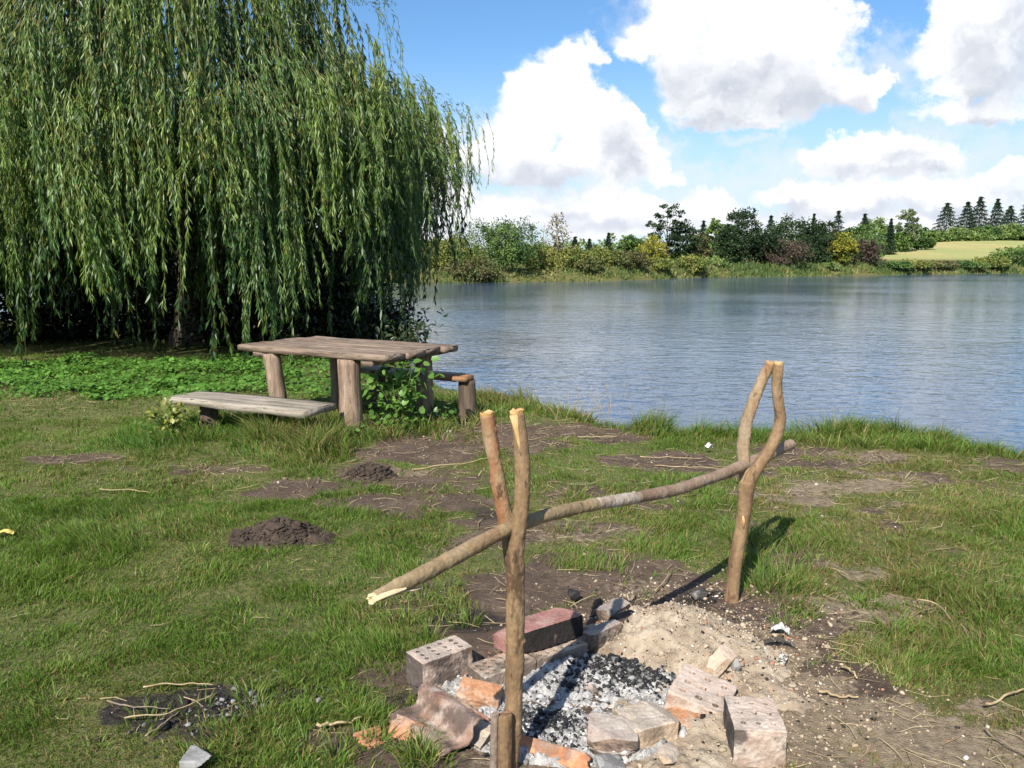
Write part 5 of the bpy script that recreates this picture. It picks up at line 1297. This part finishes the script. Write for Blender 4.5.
for (px, yt, w, lab, b) in [(557, 236, 16, 'small dark far spruce right of the dead tree', 22), (574, 237, 12, 'thin far spruce, second right of the dead tree', 24), (607, 233, 13, 'slim pointed far spruce above the olive bush', 26), (588, 239, 10, 'tiny far spruce between two taller spruces', 30), (700, 221, 16, 'far spruce tip left of the dark tree mass', 34), (766, 216, 17, 'far spruce tip over the middle of the dark tree mass', 36), (808, 214, 13, 'thin far spruce over the purple bush', 50), (832, 211, 26, 'pointed dark far spruce above the yellow sapling', 26), (858, 214, 18, 'far spruce right of the pointed dark one, left of the birch', 60), (884, 219, 12, 'small far spruce just left of the pale birch', 70)]:
    T('spruce_tree', lab, 'spruce', px, dist(px, b), yt, w, 'spruce', C_SPRUCE, SPR, 1300)
T('oak_tree', 'dark open crowned tree with sky gaps, tallest on the far shore', 'tree', 664, dist(664, 9), 205, 38, 'open', C_DARK, TREES, 1500, None)
T('dark_tree', 'dense dark tree leaning against the open crowned one', 'tree', 680, dist(680, 7), 224, 32, 'poplar', C_DARK, TREES, 2000)
for (px, yt, w, k, cols, lab, b) in [(630, 236, 26, 'broad', C_GREEN, 'far round green tree left of the open crowned tree', 30), (712, 219, 18, 'poplar', C_LIGHT, 'slim pale green far tree left of the dark mass', 25), (698, 235, 20, 'twiggy', C_BROWN, 'thin brownish far tree right of the open crowned one', 20),
 (737, 209, 36, 'poplar', C_DARK, 'tall dark tree at the left of the dark mass', 7), (728, 226, 30, 'bush', C_DARK, 'dark bushy tree at the left foot of the dark mass', 6), (758, 228, 44, 'broad', C_DARK, 'wide dark tree in the middle of the dark mass', 7), (786, 217, 46, 'broad', C_DARK, 'broad dark tree behind the purple bush', 16), (820, 222, 48, 'broad', [(.022, .04, .014), (.034, .056, .018), (.05, .075, .022)], 'large deep green tree behind the yellow sapling', 10), (812, 232, 40, 'bush', C_DARK, 'dark green bushy tree right of the purple bush', 7),
 (868, 219, 30, 'broad', C_LIGHT, 'light green far tree left of the pale birch', 75), (849, 226, 30, 'broad', C_GREEN, 'mid green far tree behind the yellow sapling', 55), (900, 210, 22, 'poplar', C_SILV, 'pale birch standing at the left end of the field', 80), (916, 228, 22, 'bush', C_GREEN, 'green bush right of the pale birch at the field edge', 85), (892, 232, 26, 'bush', C_GREEN, 'green bush at the foot of the pale birch', 80)]:
    T('broadleaf_tree', lab, 'tree', px, dist(px, b), yt, w, k, cols, TREES, 2200)
T('purple_bush', 'bare purplish brown bush between the dark trees', 'bush', 779, dist(779, 4.5), 237, 52, 'twiggy', C_PURP, BUSH, 1500, None, stone_mat('purple_twig', [(.3, (.07, .05, .045)), (.6, (.14, .11, .10))], 9))
T('brown_bush', 'dark brown bush right of the yellow sapling', 'bush', 862, dist(862, 4), 240, 34, 'twiggy', C_PURP, BUSH, 1100)
T('yellow_sapling', 'bright yellow pointed sapling at the far water edge', 'sapling', 838, dist(838, 2.5), 233, 28, 'poplar', C_YEL, BUSH, 1500)
T('green_shrub', 'small bright green shrub at the foot of the yellow sapling', 'shrub', 826, dist(826, 1.6), 262, 16, 'bush', C_LIGHT, BUSH, 600)
# hilltop row on the right
HD = 255
for (px, yt, w, lab) in [(938, 203, 24, 'leftmost spruce of the hilltop row, with wide lower branches'), (958, 202, 20, 'second spruce of the hilltop row'), (970, 197, 22, 'third and pointed spruce of the hilltop row'), (987, 199, 20, 'fourth spruce of the hilltop row, above the pale trunk'), (1000, 206, 18, 'fifth and smaller spruce of the hilltop row'), (1017, 196, 20, 'rightmost tall spruce of the hilltop row in the picture'), (1040, 200, 22, 'spruce of the hilltop row just outside the right edge')]:
    T('spruce_tree', lab, 'spruce', px, HD + rng.uniform(-4, 4), yt, w, 'spruce', C_SPRUCE, SPR, 1500)
for (px, yt, w, lab) in [(932, 231, 24, 'dark green bush below the leftmost hilltop spruce'), (952, 228, 28, 'light green tree between the first hilltop spruces'), (978, 226, 26, 'light green tree under the fourth hilltop spruce'), (1004, 224, 30, 'green tree under the two right hilltop spruces'), (1030, 226, 30, 'green tree at the right edge of the hilltop row'), (968, 233, 30, 'low light green bush in the middle of the hilltop row'), (992, 233, 30, 'low green bush below the fifth hilltop spruce'), (1016, 232, 26, 'low green bush at the right end of the hilltop row')]:
    T('bushy_tree', lab, 'tree', px, HD - 8 + rng.uniform(-3, 3), yt, w, 'bush', C_GREEN if px % 4 else C_LIGHT, TREES, 1500)
# shrubs at the far water edge on the right
for (px, yt, w, cols, lab) in [(884, 261, 40, C_GREEN, 'low green shrub at the far water edge, right of the brown bush'), (906, 260, 36, C_OLIVE, 'low olive shrub at the far water edge below the birch'), (930, 261, 40, C_BROWN, 'low brownish shrub at the far water edge below the field'), (958, 261, 40, C_GREEN, 'low green shrub at the far water edge below the field'), (984, 257, 34, C_OLIVE, 'olive shrub at the far water edge left of the tall one'), (1010, 246, 40, C_GREEN, 'taller green shrub at the far water edge by the right side'), (1036, 246, 40, C_GREEN, 'green shrub at the far water edge outside the right side')]:
    T('shrub', lab, 'shrub', px, dist(px, 3.5), yt, w, 'bush', cols, BUSH, 1800)
# leafless tree with a ragged pale top
x = (556 - 512) / FPX * 82; g0 = float(ground_z(x, 82)); t = thing('dead_tree', 'half dead tree with bare limbs and a ragged pale top', 'tree', (x, 82, g0))
mb = MB(); Ht = float(at_y(556, 213, 82)[2] - g0)
mb.tube(resample([(0, 0, -.2), (.1, 0, Ht * .5), (-.1, 0, Ht)], 12), np.linspace(.17, .04, 12), 8, na=.2); tips = []
for k in range(22):
    a = k * 2.4; h0 = Ht * (.35 + .6 * k / 22); L = 1.5 * (1.15 - k / 26)
    P = resample([(0, 0, h0), (math.cos(a) * L * .6, math.sin(a) * L * .6, h0 + .25), (math.cos(a) * L, math.sin(a) * L, h0 + .35)], 7); mb.tube(P, np.linspace(.06, .015, 7), 5); tips.append(P[3:])
mb.tube(resample([(-1.35, 0, -.2), (-1.4, 0, Ht * .5), (-1.25, 0, Ht * .82)], 10), np.linspace(.09, .015, 10), 6)
mb.build('trunk', TRUNK_P, t)
tp = np.concatenate(tips); n = 420; C = tp[rng.integers(0, len(tp), n)] + rng.normal(0, .16, (n, 3)); D = unit(n)
V, F, c = leaf_faces(C, D, unit(n), rng.uniform(.14, .3, n), rng.uniform(.12, .2, n), np.array([.26, .22, .12]) * rng.uniform(.5, 1.2, (n, 1)))
link('crown', mesh_quads('crown', V, F, False, c), LEAF_F, t)
# reeds and herbs that line the far bank, and the wood beyond
def reed_band(name, x0, x1, n, s0, s1, h, cols):
    x = rng.uniform(x0, x1, n); s = rng.uniform(s0, s1, n); y = shore_far(x) + s; z = ground_z(x, y)
    k = z > WATER_Z - .15; x, y, z = x[k], y[k], z[k]; n = len(x)
    hh = h * rng.uniform(.35, 1.15, n) * (.5 + fbm(x * .35, y * .35, seed=55)); D = np.stack([rng.normal(0, .3, n), rng.normal(0, .3, n), np.ones(n)], -1); D /= np.linalg.norm(D, axis=1)[:, None]
    N = np.stack([rng.normal(0, .5, n), -np.ones(n), rng.uniform(0, .7, n)], -1); N /= np.linalg.norm(N, axis=1)[:, None]
    cols = np.array(cols); c = cols[np.clip((fbm(x * .25, y * .2, seed=56) - .3) / .4 * len(cols) + rng.normal(0, .5, n), 0, len(cols) - 1).astype(int)] * rng.uniform(.7, 1.25, (n, 1))
    V, F, c = leaf_faces(np.stack([x, y, z - .05], -1), D, N, hh, rng.uniform(.10, .24, n) * y / 90, c)
    tag(link(name, mesh_quads(name, V, F, False, c), LEAF_F), kind='stuff')
reed_band('bank_herbs', -60, 95, 15000, -.6, 2.4, .5, [(.07, .11, .03), (.12, .15, .04), (.19, .18, .07), (.09, .13, .035)])
reed_band('bank_reeds', 22, 110, 9000, 1.0, 9.0, .8, [(.06, .10, .03), (.10, .14, .04), (.15, .16, .06)])
def wood_mass(name, n, pxr, back, yt, cols, ls):
    px = rng.uniform(*pxr, n); D = 78 + rng.uniform(*back, n) + np.maximum(0, px - 600) * .09; x = (px - 512) / FPX * D; g0 = ground_z(x, D)
    top = np.array([at_y(a, yt, d)[2] for a, d in zip(px, D)]) + (fbm(px * .05, D * .1, seed=66) - .5) * 5
    C = np.stack([x, D, g0 + (top - g0) * rng.random(n) ** .7], -1); cols = np.array(cols)
    c = cols[rng.integers(0, len(cols), n)] * rng.uniform(.7, 1.2, (n, 1)); D_ = unit(n)
    V, F, c = leaf_faces(C, D_, unit(n) + [0, -.4, .4], ls * rng.uniform(.6, 1.3, n), ls * rng.uniform(.5, .9, n), c)
    tag(link(name, mesh_quads(name, V, F, False, c), LEAF_F), kind='stuff')
wood_mass('distant_wood', 9000, (250, 720), (30, 55), 246, C_GREEN + C_OLIVE[:1], .55)
wood_mass('distant_wood', 5000, (690, 880), (30, 60), 238, C_GREEN + C_DARK[2:], .6)
